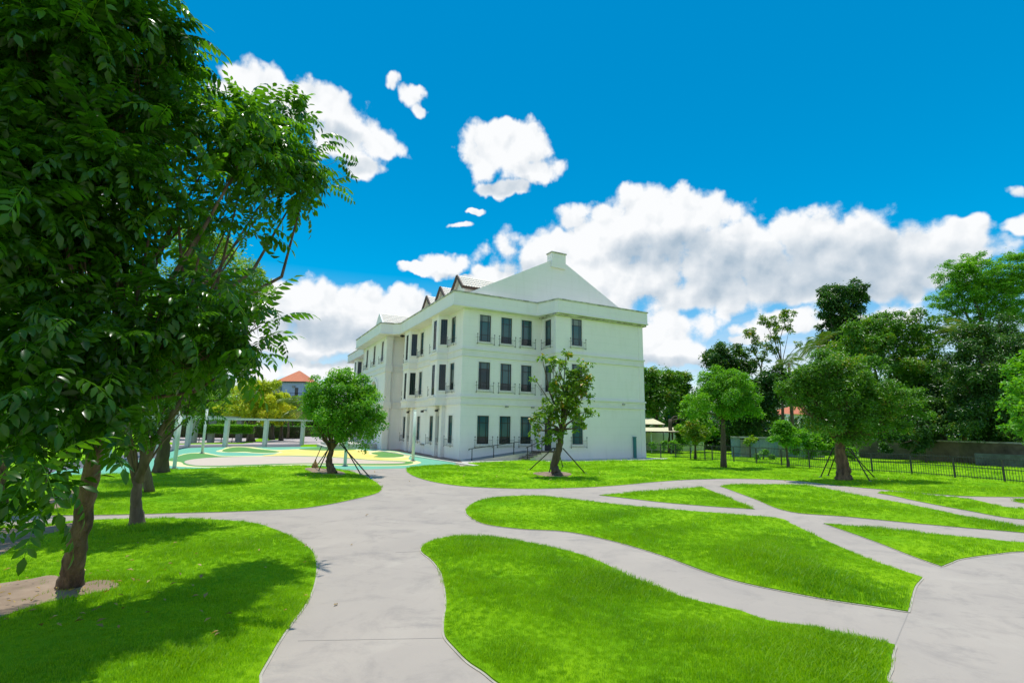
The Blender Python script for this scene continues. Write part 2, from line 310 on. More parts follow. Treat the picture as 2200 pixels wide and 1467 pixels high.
# ------------------------------------------------------------------ mesh helpers
class MB:
    def __init__(s): s.v = []; s.f = []
    def add(s, vs, fs):
        b = len(s.v); s.v += [tuple(p) for p in vs]; s.f += [tuple(i+b for i in f) for f in fs]; return s
    def box(s, x0, x1, y0, y1, z0, z1, mt=None):
        vs = [(x, y, z) for z in (z0, z1) for x, y in ((x0, y0), (x1, y0), (x1, y1), (x0, y1))]
        if mt: vs = [mt @ Vector(p) for p in vs]
        return s.add(vs, [(3, 2, 1, 0), (4, 5, 6, 7), (0, 1, 5, 4), (1, 2, 6, 5), (2, 3, 7, 6), (3, 0, 4, 7)])
    def quad(s, a, b, c, d): return s.add([a, b, c, d], [(0, 1, 2, 3)])
    def prism(s, poly, z0, z1, cap=True):
        n = len(poly); vs = [(p[0], p[1], z0) for p in poly]+[(p[0], p[1], z1) for p in poly]
        area = sum(poly[i][0]*poly[(i+1) % n][1]-poly[(i+1) % n][0]*poly[i][1] for i in range(n))
        fs = [(i, (i+1) % n, n+(i+1) % n, n+i) for i in range(n)]
        if area < 0: fs = [f[::-1] for f in fs]
        tri = tessellate_polygon([[Vector((p[0], p[1], 0)) for p in poly]]) if cap else []
        s.add(vs, fs)
        b = len(s.v)-2*n
        for t in tri:
            a2 = (poly[t[1]][0]-poly[t[0]][0])*(poly[t[2]][1]-poly[t[0]][1])-(poly[t[2]][0]-poly[t[0]][0])*(poly[t[1]][1]-poly[t[0]][1])
            t = t if a2 > 0 else t[::-1]
            s.f.append(tuple(b+n+i for i in t)); s.f.append(tuple(b+i for i in t[::-1]))
        return s
    def tube(s, pts, rad, seg=8, cap=True, wob=0., rng=None):
        pts = [Vector(p) for p in pts]; n = len(pts); b = len(s.v)
        if not hasattr(rad, '__len__'): rad = [rad]*n
        prev = None
        for i, p in enumerate(pts):
            t = (pts[min(i+1, n-1)]-pts[max(i-1, 0)]).normalized()
            if prev is None:
                a = t.orthogonal().normalized()
            else:
                a = (prev-t*prev.dot(t)).normalized()
            prev = a; c = t.cross(a)
            for k in range(seg):
                q = 2*math.pi*k/seg; r = rad[i]*(1+(wob*rng.uniform(-1, 1) if wob else 0))
                s.v.append(tuple(p+(a*math.cos(q)+c*math.sin(q))*r))
        for i in range(n-1):
            for k in range(seg):
                s.f.append((b+i*seg+k, b+i*seg+(k+1) % seg, b+(i+1)*seg+(k+1) % seg, b+(i+1)*seg+k))
        if cap:
            s.f.append(tuple(b+k for k in range(seg))[::-1]); s.f.append(tuple(b+(n-1)*seg+k for k in range(seg)))
        return s
    def bar(s, a, b, w, h=None):          # rectangular bar
        a = Vector(a); b = Vector(b); t = (b-a).normalized(); u = Vector((0, 0, 1)) if abs(t.z) < .9 else Vector((1, 0, 0))
        x = t.cross(u).normalized(); y = x.cross(t); h = h or w
        vs = [p+x*i*w/2+y*j*h/2 for p in (a, b) for i, j in ((-1, -1), (1, -1), (1, 1), (-1, 1))]
        return s.add(vs, [(0, 1, 2, 3), (7, 6, 5, 4), (4, 5, 1, 0), (5, 6, 2, 1), (6, 7, 3, 2), (7, 4, 0, 3)])
    def mesh(s, name, material, smooth=False):
        me = bpy.data.meshes.new(name); me.from_pydata(s.v, [], s.f); me.validate()
        if material: me.materials.append(material)
        if smooth: me.polygons.foreach_set('use_smooth', [True]*len(me.polygons))
        return me
    def build(s, name, material, parent=None, smooth=False, bevel=0):
        o = link(name, s.mesh(name, material, smooth), parent)
        if bevel:
            md = o.modifiers.new('bevel', 'BEVEL'); md.width = bevel; md.segments = 2; md.limit_method = 'ANGLE'
        return o
def link(name, me, parent=None, mw=None):
    o = bpy.data.objects.new(name, me); COL.objects.link(o)
    if parent is not None: o.parent = parent
    if mw is not None: o.matrix_local = mw
    return o
def tag(o, label=None, cat=None, group=None, kind=None):
    if label: o['label'] = label
    if cat: o['category'] = cat
    if group: o['group'] = group
    if kind: o['kind'] = kind
    return o
def empty(name, loc=(0, 0, 0), rz=0, label=None, cat=None, group=None):
    o = bpy.data.objects.new(name, None); COL.objects.link(o); o.location = loc; o.rotation_euler = (0, 0, rz)
    o.empty_display_size = .2
    return tag(o, label, cat, group)
def npmesh(name, V, Fv, nper, material, tint=None, smooth=False):
    # V (n,3), Fv flat loops, nper verts per face
    me = bpy.data.meshes.new(name); nf = len(Fv)//nper
    me.vertices.add(len(V)); me.vertices.foreach_set('co', np.ascontiguousarray(V, dtype=np.float32).ravel())
    me.loops.add(len(Fv)); me.loops.foreach_set('vertex_index', np.ascontiguousarray(Fv, dtype=np.int32))
    me.polygons.add(nf); me.polygons.foreach_set('loop_start', np.arange(0, nf*nper, nper, dtype=np.int32))
    try: me.polygons.foreach_set('loop_total', np.full(nf, nper, dtype=np.int32))
    except Exception: pass
    me.update(calc_edges=True)
    if tint is not None:
        a = me.attributes.new('tint', 'FLOAT', 'FACE'); a.data.foreach_set('value', np.ascontiguousarray(tint, dtype=np.float32))
    if smooth: me.polygons.foreach_set('use_smooth', [True]*nf)
    me.materials.append(material); return me

# ------------------------------------------------------------------ curves traced on the ground
def spline(pts, step=8):
    """closed outline; entries (x,y), (x,y,'c') = corner, ('w',X,Y) world point (always corner)"""
    W = []
    for p in pts:
        if p[0] == 'w': W.append((Vector((p[1], p[2])), True))
        else: g = G(p[0], p[1]); W.append((g.xy, len(p) > 2))
    n = len(W); out = []
    for i in range(n):
        p1, c1 = W[i]; p2, c2 = W[(i+1) % n]; p0 = W[i-1][0]; p3 = W[(i+2) % n][0]
        if c1: p0 = p1+(p1-p2)
        if c2: p3 = p2+(p2-p1)
        if c1 and c2: out.append(p1); continue
        m = 6
        # centripetal-ish: clamp tangents by the segment length
        L = (p2-p1).length
        t1 = (p2-p0); t2 = (p3-p1)
        if t1.length > 0: t1 = t1.normalized()*L
        if t2.length > 0: t2 = t2.normalized()*L
        for k in range(m):
            t = k/m; h00 = 2*t**3-3*t*t+1; h10 = t**3-2*t*t+t; h01 = -2*t**3+3*t*t; h11 = t**3-t*t
            out.append(p1*h00+t1*h10+p2*h01+t2*h11)
    return out
def inpoly(P, poly):
    x, y = P[:, 0], P[:, 1]; ins = np.zeros(len(P), bool); n = len(poly)
    for i in range(n):
        x1, y1 = poly[i]; x2, y2 = poly[(i+1) % n]
        if y1 == y2: continue
        c = ((y1 > y) != (y2 > y)) & (x < (x2-x1)*(y-y1)/(y2-y1)+x1); ins ^= c
    return ins
def distpoly(P, poly):
    d = np.full(len(P), 1e9); A = np.array(poly)
    for i in range(len(A)):
        a = A[i]; b = A[(i+1) % len(A)]; ab = b-a; L = ab@ab
        if L < 1e-9: continue
        t = np.clip(((P-a)@ab)/L, 0, 1); q = a+t[:, None]*ab
        d = np.minimum(d, np.hypot(P[:, 0]-q[:, 0], P[:, 1]-q[:, 1]))
    return d
def sheet(name, outline, z, material, kind='structure', parent=None):
    pl = [(p[0], p[1]) for p in outline]
    mb = MB(); tri = tessellate_polygon([[Vector((x, y, 0)) for x, y in pl]])
    vs = [(x, y, z) for x, y in pl]; fs = []
    for t in tri:
        a2 = (pl[t[1]][0]-pl[t[0]][0])*(pl[t[2]][1]-pl[t[0]][1])-(pl[t[2]][0]-pl[t[0]][0])*(pl[t[1]][1]-pl[t[0]][1])
        fs.append(t if a2 > 0 else t[::-1])
    mb.add(vs, fs); o = mb.build(name, material, parent)
    if kind: o['kind'] = kind
    return o
def dome(d, x, y):                        # height of the turf above the concrete
    return .028+.10*(1-np.exp(-np.maximum(d, 0)/1.1))*(.75+.25*np.sin(x*.55+1)*np.cos(y*.45))
LAWNS = []
def lawn(outline, grid=.8, name='lawn'):
    pl = [(p[0], p[1]) for p in outline]; A = np.array(pl)
    lo, hi = A.min(0), A.max(0)
    gx, gy = np.meshgrid(np.arange(lo[0], hi[0], grid), np.arange(lo[1], hi[1], grid)); Q = np.c_[gx.ravel(), gy.ravel()]
    Q += np.random.default_rng(3).uniform(-.2, .2, Q.shape)*grid
    Q = Q[inpoly(Q, pl)]; Q = Q[distpoly(Q, pl) > grid*.3]
    # denser ring just inside the edge
    allv = [Vector(p) for p in pl]+[Vector(p) for p in Q]
    n = len(pl); ed = [(i, (i+1) % n) for i in range(n)]
    vs, es, fs, *_ = delaunay_2d_cdt(allv, ed, [list(range(n))], 1, 1e-6)
    V2 = np.array([(v.x, v.y) for v in vs]); d = distpoly(V2, pl)
    z = dome(d, V2[:, 0], V2[:, 1])
    mb = MB(); mb.add([(a[0], a[1], zz) for a, zz in zip(V2, z)], [tuple(f) for f in fs])
    # skirt
    area = sum(pl[i][0]*pl[(i+1) % n][1]-pl[(i+1) % n][0]*pl[i][1] for i in range(n))
    for i in range(n):
        a = pl[i]; b = pl[(i+1) % n]
        q = [(a[0], a[1], -.02), (b[0], b[1], -.02), (b[0], b[1], .028), (a[0], a[1], .028)]
        mb.add(q if area > 0 else q[::-1], [(0, 1, 2, 3)])
    o = mb.build(name, M['lawn'], None, True); o['kind'] = 'structure'
    LAWNS.append(pl); return o
def lawn_z(P):
    z = np.zeros(len(P))
    for pl in LAWNS:
        i = inpoly(P, pl)
        if i.any():
            d = distpoly(P[i], pl); z[i] = dome(d, P[i][:, 0], P[i][:, 1])
    return z
def gz(x, y): return float(lawn_z(np.array([[x, y]]))[0])

# ------------------------------------------------------------------ ground, paths, lawns
gm = MB(); gm.add([(-3000, -3000, -.03), (3000, -3000, -.03), (3000, 3000, -.03), (-3000, 3000, -.03)], [(0, 1, 2, 3)])
gm.build('ground', M['lawn'])['kind'] = 'structure'
path_outline = spline([('w', -60, -12), ('w', 60, -12), ('w', 60, 24), (2200, 1066, 'c'), (1900, 1050), (1640, 1026, 'c'), (1150, 1040, 'c'), (985, 990, 'c'), (870, 996, 'c'), (380, 1002, 'c'), ('w', -22, 21), ('w', -60, 21)])
sheet('path', path_outline, 0, M['path'])
A_out = spline([(235,1117),(300,1115),(380,1115),(450,1117),(545,1125),(600,1143),(640,1163),(667,1182),(677,1202),(679,1230),(672,1265),(655,1300),(625,1340),(598,1380),(575,1420),(557,1452),(550,1480),('w',-2.9,3.6),('w',-3.4,-10),('w',-30,-10),('w',-30,11.6),('w',-16,12.9),(60,1134,'c'),(150,1121)])
B_out = spline([('w',-30,22),('w',-22.5,22.6),(243,1019),(322,1015),(372,1010),(430,1007),(560,1003),(640,1001),(700,1004),(760,1015),(797,1030),(817,1045),(816,1056),(800,1063),(750,1075),(700,1085),(640,1093),(560,1097),(480,1100),(400,1102),(300,1105),(200,1107),(120,1108),(0,1109,'c'),('w',-30,15.2)])
C_out = spline([(873,1010),(882,1004),(920,1001),(970,998,'c'),(992,1002.5,'c'),(1024,1001.5,'c'),(1005,994.5,'c'),(1060,992,'c'),(1130,988.5,'c'),(1180,992,'c'),(1330,990,'c'),(1432,988.5,'c'),('w',14.2,44.6),('w',22,60),('w',70,60),('w',70,18),('w',40,23.2),(2200,1068,'c'),(2072,1066),(1991,1060),(1875,1050),(1790,1042),(1720,1034),(1640,1029.5),(1560,1028.5),(1480,1030.5),(1400,1036),(1330,1042.5),(1250,1047.5),(1150,1050),(1080,1049),(1000,1045),(940,1037),(900,1027),(880,1018)])
D_out = spline([(1288,1064,'c'),(1350,1060),(1430,1053.5),(1508,1046.7,'c'),(1560,1068),(1621,1094,'c'),(1540,1089),(1430,1080),(1350,1071)])
E_out = spline([(1001,1099.6),(1018,1081),(1059,1070),(1118,1066),(1178,1068),(1252,1076),(1364,1088.5),(1476,1098),(1588,1107),(1674,1114.5),(1700,1126),(1787,1168),(1875,1206),(1982,1242,'c'),(1967,1259),(1959,1282),(1951,1315,'c'),(1875,1303),(1787,1290),(1700,1274),(1588,1250.6),(1514,1228),(1439,1200),(1383,1181.6),(1309,1161),(1215,1142.5),(1122,1137),(1048,1127.6),(1018,1116)])
F_out = spline([(905,1184),(913,1170),(936,1161),(973,1154),(1029,1153),(1085,1159),(1160,1172),(1234,1189),(1290,1209),(1346,1237.5),(1402,1260),(1458,1282),(1514,1297),(1588,1314),(1644,1334),(1700,1344),(1744,1348.5),(1816,1367),(1875,1379),(1923,1388,'c'),(1917,1405),(1915,1433),(1914,1475),('w',3.7,3.2),('w',2.5,1.5),('w',1.2,3.2),(1120,1500),(1066,1467),(1040,1446),(1007,1424),(977,1394),(956,1368),(954,1338),(959,1301),(956,1264),(947,1230),(928,1204)])
G_out = spline([(1770,1125,'c'),(1875,1136),(1991,1147.7),(2107,1158),(2200,1166.6),('w',22.5,14.0),('w',16.0,11.6),(2200,1185.5),(2137,1191),(2064,1201.5),(2043,1209),(2023,1217.5,'c'),(1962,1196),(1875,1162)])
H_out = spline([(1547,1044.5,'c'),(1573,1042),(1640,1041),(1700,1042),(1758,1047),(1816,1059),(1904,1075),(1991,1092),(2078,1111),(2200,1134.6),(2340,1162,'c'),(2200,1145),(2078,1134.6),(1933,1121.5),(1816,1110),(1700,1100),(1625,1073.5)])
I_out = spline([(1886,1059),(1918,1057),(1991,1064),(2078,1072),(2200,1094),('w',24,19.0),('w',24,16.2),(2200,1116),(2078,1097),(1962,1075),(1918,1065)])
J_out = spline([(2177,1077,'c'),(2200,1076),('w',27,23.2),('w',27,21.6),(2200,1081)])
for nm, oo, gr in (('A', A_out, .8), ('B', B_out, .8), ('C', C_out, 1.6), ('D', D_out, .6), ('E', E_out, .6), ('F', F_out, .5), ('G', G_out, .6), ('H', H_out, .6), ('I', I_out, .7), ('J', J_out, .7)):
    lawn(oo, gr)
# pale cast edge along each lawn
def edging(pl, closed=True, w=.028, z=.012):
    A = [Vector(p) for p in pl]; n = len(A); mb = MB(); off = []
    area = sum(A[i].x*A[(i+1) % n].y-A[(i+1) % n].x*A[i].y for i in range(n)); sgn = 1 if area > 0 else -1
    for i in range(n):
        t = (A[(i+1) % n]-A[i-1]).normalized(); off.append(A[i]+Vector((t.y, -t.x))*w*sgn)
    for i in range(n):
        j = (i+1) % n; q = [(*A[i], z), (*off[i], z), (*off[j], z), (*A[j], z)]
        q2 = [(*off[i], z), (*off[i], -.01), (*off[j], -.01), (*off[j], z)]
        mb.add(q if sgn > 0 else q[::-1], [(0, 1, 2, 3)]); mb.add(q2 if sgn > 0 else q2[::-1], [(0, 1, 2, 3)])
    return mb
M['edge'] = mat('pale_concrete_edge', (.47, .43, .35), .85, (.36, .33, .27), 4, .003, 30)
for pl in LAWNS:
    edging(pl).build('path_edge', M['edge'])['kind'] = 'structure'
# expansion joints in the concrete
mb = MB()
def joint(a, b, w=.012):
    a = G(*a); b = G(*b); mb.bar((a.x, a.y, .0), (b.x, b.y, .0), w, .006)
joint((1951, 1317), (1922, 1386)); joint((904, 1184), (850, 1186)); joint((956, 1370), (640, 1376), .007)
mb.build('path_joint', mat('joint_grime', (.31, .28, .245), .9))['kind'] = 'structure'

# dirt patches draped over the turf
def drape(name, outline, lift=.006):
    pl = [(p[0], p[1]) for p in outline]; A = np.array(pl); g = .3
    lo, hi = A.min(0), A.max(0); gx, gy = np.meshgrid(np.arange(lo[0], hi[0], g), np.arange(lo[1], hi[1], g)); Q = np.c_[gx.ravel(), gy.ravel()]
    Q = Q[inpoly(Q, pl)]; n = len(pl)
    vs, es, fs, *_ = delaunay_2d_cdt([Vector(p) for p in pl]+[Vector(p) for p in Q], [(i, (i+1) % n) for i in range(n)], [list(range(n))], 1, 1e-6)
    V2 = np.array([(v.x, v.y) for v in vs]); z = lawn_z(V2); d = distpoly(V2, pl)
    zz = z+lift+.012*np.minimum(d/.3, 1)
    mb = MB().add([(a[0], a[1], c) for a, c in zip(V2, zz)], [tuple(f) for f in fs])
    o = mb.build(name, M['dirt'], None, True); o['kind'] = 'structure'; DIRT.append(pl); return o
DIRT = []
def c7(x, y, *c): return (x/3.143, 1080+y/3.143, *c)
drape('bare_earth', spline([c7(-300, 640), c7(0, 590), c7(200, 560), c7(330, 535), c7(420, 560), c7(520, 600), c7(640, 572), c7(760, 582), c7(790, 620), c7(700, 650), c7(500, 690), c7(300, 735), c7(100, 795), c7(0, 840), c7(-300, 960)]))
drape('bare_earth', spline([c7(-300, 175), c7(0, 180), c7(100, 188), c7(260, 188), c7(440, 160), c7(560, 150), c7(600, 165), c7(440, 208), c7(300, 245), c7(150, 300), c7(60, 345), c7(0, 388), c7(-300, 470)]))
drape('bare_earth', spline([(655, 1012), (668, 1008), (700, 1010), (735, 1016), (735, 1024), (700, 1023), (668, 1018)]))
drape('bare_earth', spline([(1145, 1021), (1175, 1018), (1210, 1018), (1228, 1023), (1205, 1029), (1165, 1027)]))
drape('bare_earth', spline([(90, 1085), (150, 1060), (165, 1070), (130, 1095), (105, 1100)]))

# plaza
def q4(x, y, *c): return (350+x/4., 780+y/4., *c)
plaza = [(700,1006,'c'),(760,1009,'c'),(872,1005.5,'c'),(975,998,'c'),(985,994,'c'),(900,978.5),(840,967,'c'),(770,961,'c'),(646,960),(560,960.5),(525,960),(439,961),(395,963.5),(360,973),(337,983),(282,990),(224,1000),(120,1012,'c'),(60,1040,'c'),(200,1030,'c'),(322,1018,'c'),(500,1012,'c')]
sheet('play_surface', spline(plaza), .005, M['teal'])
sheet('play_surface_marking', spline([q4(40,845), q4(120,800), q4(300,768), q4(430,782), q4(520,795), q4(700,796), q4(880,792), q4(970,780), q4(960,772), q4(860,776), q4(700,769), q4(510,765), q4(455,757), q4(505,742), q4(600,716), q4(740,718), q4(900,740), q4(1000,744), q4(1170,738), q4(1400,735), q4(1690,742), q4(1760,752), q4(1960,756), q4(2060,775), q4(2125,800), q4(2100,822), q4(2200,845), q4(2215,858), q4(2100,878), q4(1900,884), q4(1500,880), q4(1200,875), q4(800,888), q4(400,897), q4(200,892), q4(60,882), q4(0,868)]), .009, M['yellow2'])
sheet('play_surface_marking', spline([q4(985,752), q4(1170,742), q4(1690,747), q4(1765,762), q4(1780,785), q4(1850,790), q4(1860,812), q4(2040,818), q4(2100,812), q4(2080,830), q4(1900,832), q4(1700,822), q4(1500,806), q4(1100,792), q4(860,797), q4(960,782), q4(1030,765)]), .013, M['yellow'])
sheet('play_surface_marking', spline([q4(30,835), q4(120,805), q4(200,782), q4(280,775), q4(360,779), q4(430,790), q4(510,800), q4(800,801), q4(1100,795), q4(1500,809), q4(1800,832), q4(2040,841), q4(2150,850), q4(2090,872), q4(1900,878), q4(1500,874), q4(1200,868), q4(800,881), q4(500,890), q4(300,888), q4(190,874), q4(150,850)]), .017, M['green'])
sheet('play_surface_marking', spline([q4(185,855), q4(230,832), q4(400,814), q4(700,804), q4(1100,800), q4(1500,814), q4(1800,837), q4(2030,847), q4(2085,854), q4(2030,863), q4(1700,866), q4(1300,861), q4(1000,866), q4(600,879), q4(400,883), q4(270,879)]), .021, M['sand'])
for g_ in ([(510,752),(560,732),(640,723),(720,726),(800,736),(900,746),(1000,762),(930,769),(800,769),(700,761),(560,764)], [(1175,742),(1260,729),(1400,723),(1560,731),(1660,742),(1600,748),(1400,751)], [(1790,775),(1850,763),(1960,762),(2030,775),(2070,798),(2000,809),(1900,811),(1810,806),(1850,792)]):
    sheet('play_surface_marking', spline([q4(*p) for p in g_]), .017 if g_[0][0] < 1700 else .0175, M['green'])
# flat dark grey strip and pinkish road behind the plaza
sheet('dark_strip', [G(60,1000).xy, G(224,985).xy, G(340,962).xy, G(395,956).xy, G(646,953).xy, G(646,960.6).xy, G(439,961.6).xy, G(395,964.5).xy, G(337,984).xy, G(224,1001).xy, G(60,1020).xy], -.004, M['dark_strip'])
sheet('road', [G(300,955).xy, G(420,954).xy, G(520,953).xy, G(640,938).xy, G(700,936).xy, G(860,936).xy, G(860,952).xy, G(646,954).xy, G(395,958).xy, G(300,962).xy], -.008, M['road'])

# ------------------------------------------------------------------ school building
H = .49417
dR = Vector((math.cos(H), math.sin(H), 0)); dL = Vector((-math.sin(H), math.cos(H), 0))
C0 = Vector((-3.8135, 37.7819, 0))
def WL(u, v, w=0): return C0+dR*u+dL*v+Vector((0, 0, w))
B = empty('school_building', C0, H, 'large white three storey school building with dark framed windows and pale tiled roof', 'building')
# pavement around its foot
def local_sheet(name, pts, z, m): return sheet(name, [WL(*p).xy for p in pts], z, m)
local_sheet('pavement', [(-.02, -.3), (-.02, 15.9), (-1.95, 15.9), (-1.97, 30), (-6, 30), (-4.6, 16.5), (-2.6, 3.2), (-2.0, -2.9), (-1.3, -4.0)], .004, M['brick_pave'])
local_sheet('pavement', [(-1.3, -4.0), (-.02, -.2), (7.1, -.2), (7.1, -2.2), (16.4, -2.2), (18, -3.3), (16.3, -4.3), (7.0, -4.3), (4.4, -3.8), (0, -3.0)], .006, M['concrete_pale'])
edge_mb = MB()
e0, e1 = G(770, 961.5), G(984, 995); edge_mb.bar((e0.x, e0.y, .03), (e1.x, e1.y, .03), .28, .05)
e2 = G(1024, 1001.3); edge_mb.bar((e1.x, e1.y, .028), (e2.x, e2.y, .028), .5, .05)
edge_mb.build('kerb', M['concrete_pale'])['kind'] = 'structure'

def panel(mb, p0, p1, w0, w1, holes, depth=.10):
    """vertical wall from p0 to p1 (u,v); outside is to the right of p0->p1; holes (s0,s1,h0,h1)"""
    p0 = Vector((*p0, 0)); p1 = Vector((*p1, 0)); t = (p1-p0).normalized(); L = (p1-p0).length; n = Vector((t.y, -t.x, 0))
    S = sorted({0, L, *[h[0] for h in holes], *[h[1] for h in holes]}); Z = sorted({w0, w1, *[h[2] for h in holes], *[h[3] for h in holes]})
    def pt(s, z, d=0): return p0+t*s-n*d+Vector((0, 0, z))
    for i in range(len(S)-1):
        for j in range(len(Z)-1):
            sm, zm = (S[i]+S[i+1])/2, (Z[j]+Z[j+1])/2
            if any(h[0] < sm < h[1] and h[2] < zm < h[3] for h in holes): continue
            mb.quad(pt(S[i], Z[j]), pt(S[i+1], Z[j]), pt(S[i+1], Z[j+1]), pt(S[i], Z[j+1]))
    for a, b, c, d in holes:
        mb.quad(pt(a, c), pt(a, c, depth), pt(b, c, depth), pt(b, c)); mb.quad(pt(a, d), pt(b, d), pt(b, d, depth), pt(a, d, depth))
        mb.quad(pt(a, c), pt(a, d), pt(a, d, depth), pt(a, c, depth)); mb.quad(pt(b, c), pt(b, c, depth), pt(b, d, depth), pt(b, d))
    return p0, t, n
CACHE = {}; WR = random.Random(8)
def wmesh(kind, w, h, var=0):
    k = (kind, round(w, 3), round(h, 3), var)
    if k in CACHE: return CACHE[k]
    # local frame: x along wall, y outward, z up; origin bottom left of opening
    d = {}
    fr = MB(); fb = .055; y0, y1 = -.09, -.03
    fr.box(0, fb, y0, y1, 0, h); fr.box(w-fb, w, y0, y1, 0, h); fr.box(fb, w-fb, y0, y1, 0, fb); fr.box(fb, w-fb, y0, y1, h-fb, h)
    panes = []
    if kind == 'std':
        ms = .052; xs = [w*.22, w*.78]; zs = [h*.25, h*.75]
    elif kind == 'louvre':
        ms = .05; xs = [w*.36, w*.66]; zs = []
    else:
        ms = .05; xs = [w*.5]; zs = [h*.25, h*.75]
    for x in xs: fr.box(x-ms/2, x+ms/2, y0+.003, y1-.003, fb, h-fb)
    xe = [fb]+[q for x in xs for q in (x-ms/2, x+ms/2)]+[w-fb]
    ze = [fb]+[q for z in zs for q in (z-ms/2, z+ms/2)]+[h-fb]
    for i in range(0, len(xe), 2):
        for z in zs: fr.box(xe[i], xe[i+1], y0+.006, y1-.006, z-ms/2, z+ms/2)
        for j in range(0, len(ze), 2):
            b = MB().box(xe[i]-.01, xe[i+1]+.01, -.07, -.058, ze[j]-.01, ze[j+1]+.01); panes.append((b, i, j))
    d['frame'] = fr.mesh('window', M['frame'])
    d['panes'] = [(b.mesh('pane', M[((('glass', 'glass2', 'glass2'), ('glass', 'glass', 'glass2'), ('glass2', 'glass2', 'glass3'), ('glass', 'glass3', 'glass2'))[var][min(j//2, 2)] if kind == 'std' else 'glass')]), i, j) for b, i, j in panes]
    s = MB(); t = .10; pr = .035
    s.box(-t, 0, 0, pr, -.14, h+t); s.box(w, w+t, 0, pr, -.14, h+t); s.box(0, w, 0, pr+.002, h, h+t)
    d['surround'] = s.mesh('surround', M['trim'])
    s = MB(); s.box(-t-.04, w+t+.04, 0, .12, -.16, -.02); d['sill'] = s.mesh('sill', M['trim'])
    r = MB(); e = .24; yb = .24; hh = .72; z0 = -.2
    for x in (-e, w+e): r.bar((x, yb, z0-.06), (x, yb, z0+hh+.05), .022); 
    for z in (z0, z0+.5):
        r.bar((-e, yb, z), (w+e, yb, z), .014)
        for x in (-e, w+e): r.bar((x, 0, z), (x, yb, z), .014)
    n = 12
    for k in range(1, n): r.bar((-e+(w+2*e)*k/n, yb, z0), (-e+(w+2*e)*k/n, yb, z0+.5), .007)
    for x in (-e, w+e):
        for zz in (z0-.06, z0+hh+.02):
            r.tube([(x-.03, yb, zz-.03), (x-.045, yb, zz), (x-.02, yb, zz+.04), (x+.02, yb, zz+.04), (x+.045, yb, zz), (x+.03, yb, zz-.03)], .013, 4)
    d['railing'] = r.mesh('window_railing', M['iron'])
    CACHE[k] = d; return d
def put_window(fr, hole, kind='std', split=True, rail=True, surround=True):
    p0, t, n = fr; a, b, c, e = hole; w, h = b-a, e-c; d = wmesh(kind, w, h, WR.choice((0, 0, 1, 2, 3)))
    mw = Matrix(((t.x, n.x, 0, 0), (t.y, n.y, 0, 0), (0, 0, 1, 0), (0, 0, 0, 1))); mw.translation = p0+t*a+Vector((0, 0, c))
    o = link('window', d['frame'], B, mw)
    if split:
        for me, i, j in d['panes']: link('pane', me, o)
    else:
        for me, i, j in d['panes'][:]: link('pane', me, o)
    if surround: link('surround', d['surround'], o)
    link('sill', d['sill'], o)
    if rail: link('window_railing', d['railing'], o)
    bk = MB().box(-.02, w+.02, -.5, -.12, -.02, h+.02); 
    return o
FL = [(1.15, 3.30), (5.33, 7.48), (9.12, 11.27)]
wallmb = MB()
TOPW = 11.75
GF1, UF0 = 4.12, 4.12
def hole3(sc, w, levels=FL): return [(sc-w/2, sc+w/2, a, b) for a, b in levels]
jobs = []
# front, left part (v=0, u 0..7.15): outside is -v ; travel +u gives right-hand side -v
hs_ = [h for c in (1.88, 3.80, 5.70) for h in hole3(c, 1.0)]
jobs.append((panel(wallmb, (0, 0), (7.15, 0), 0, TOPW, hs_), hs_, 'std', 1))
# side of the projecting block (u=7.15, v 0..-2.2), outside -u
hs_ = [(.62, 1.55, a, b) for a, b in FL[1:]]
door_h = (.55, 1.55, .62, 3.2)
jobs.append((panel(wallmb, (7.15, 0), (7.15, -2.2), 0, TOPW, hs_+[door_h]), hs_, 'std', 1))
FRD = jobs[-1][0]
# block front
hs_ = [(1.55, 2.60, a+.02, b+.12) for a, b in FL]
jobs.append((panel(wallmb, (7.15, -2.2), (16.45, -2.2), 0, TOPW, hs_), hs_, 'std', 1))
panel(wallmb, (16.45, -2.2), (16.45, 42.4), 0, TOPW, []); panel(wallmb, (16.45, 42.4), (0, 42.4), 0, TOPW, [])
# left facade, ground floor: travel -v so that outside is -u
WW = .9
def left_wall(v1, v0, levels, centres, w0, w1, u=0, ww=WW):
    hs = [(v1-c-ww/2, v1-c+ww/2, a, b) for c in centres for a, b in levels]
    fr = panel(wallmb, (u, v1), (u, v0), w0, w1, hs); return fr, hs
CN = 21.2
gc = [2.02, 4.28, 6.52, 10.1, 12.4, 14.7]
fr, hs = left_wall(15.9, 0, FL[:1], gc, 0, UF0); jobs.append((fr, hs, 'std', 1))
fr, hs = left_wall(42.4, 26.5, FL[:1], [42.4-c for c in gc], 0, UF0); jobs.append((fr, hs, 'std', 0))
# upper floors with canted bays
def bays(v_list, lo, hi, c_list):
    pts = [(0, lo)]
    for c in v_list: pts += [(0, c-1.28), (-.8, c-.88), (-.8, c+.88), (0, c+1.28)]
    pts.append((0, hi)); return pts
def upper(lo, hi, blist, wins, near=True):
    pts = bays(blist, lo, hi, None)
    for (a, b) in zip(pts[:-1], pts[1:]):
        u0, v0 = a; u1, v1 = b; L = math.hypot(u1-u0, v1-v0)
        if u0 == 0 and u1 == 0:
            hs = [(v1-c-WW/2, v1-c+WW/2, x, y) for c in wins if v0 < c < v1 for x, y in FL[1:]]; kind = 'std'
        elif u0 == u1: hs = [(L/2-.36, L/2+.36, x-.35, y+.02) for x, y in FL[1:]]; kind = 'narrow'
        else: hs = [(L/2-.27, L/2+.27, x, y-.02) for x, y in FL[1:]]; kind = 'louvre'
        fr = panel(wallmb, b, a, UF0, TOPW, hs, .12 if kind != 'narrow' else .22); jobs.append((fr, hs, kind, 2 if kind == 'std' else 3))
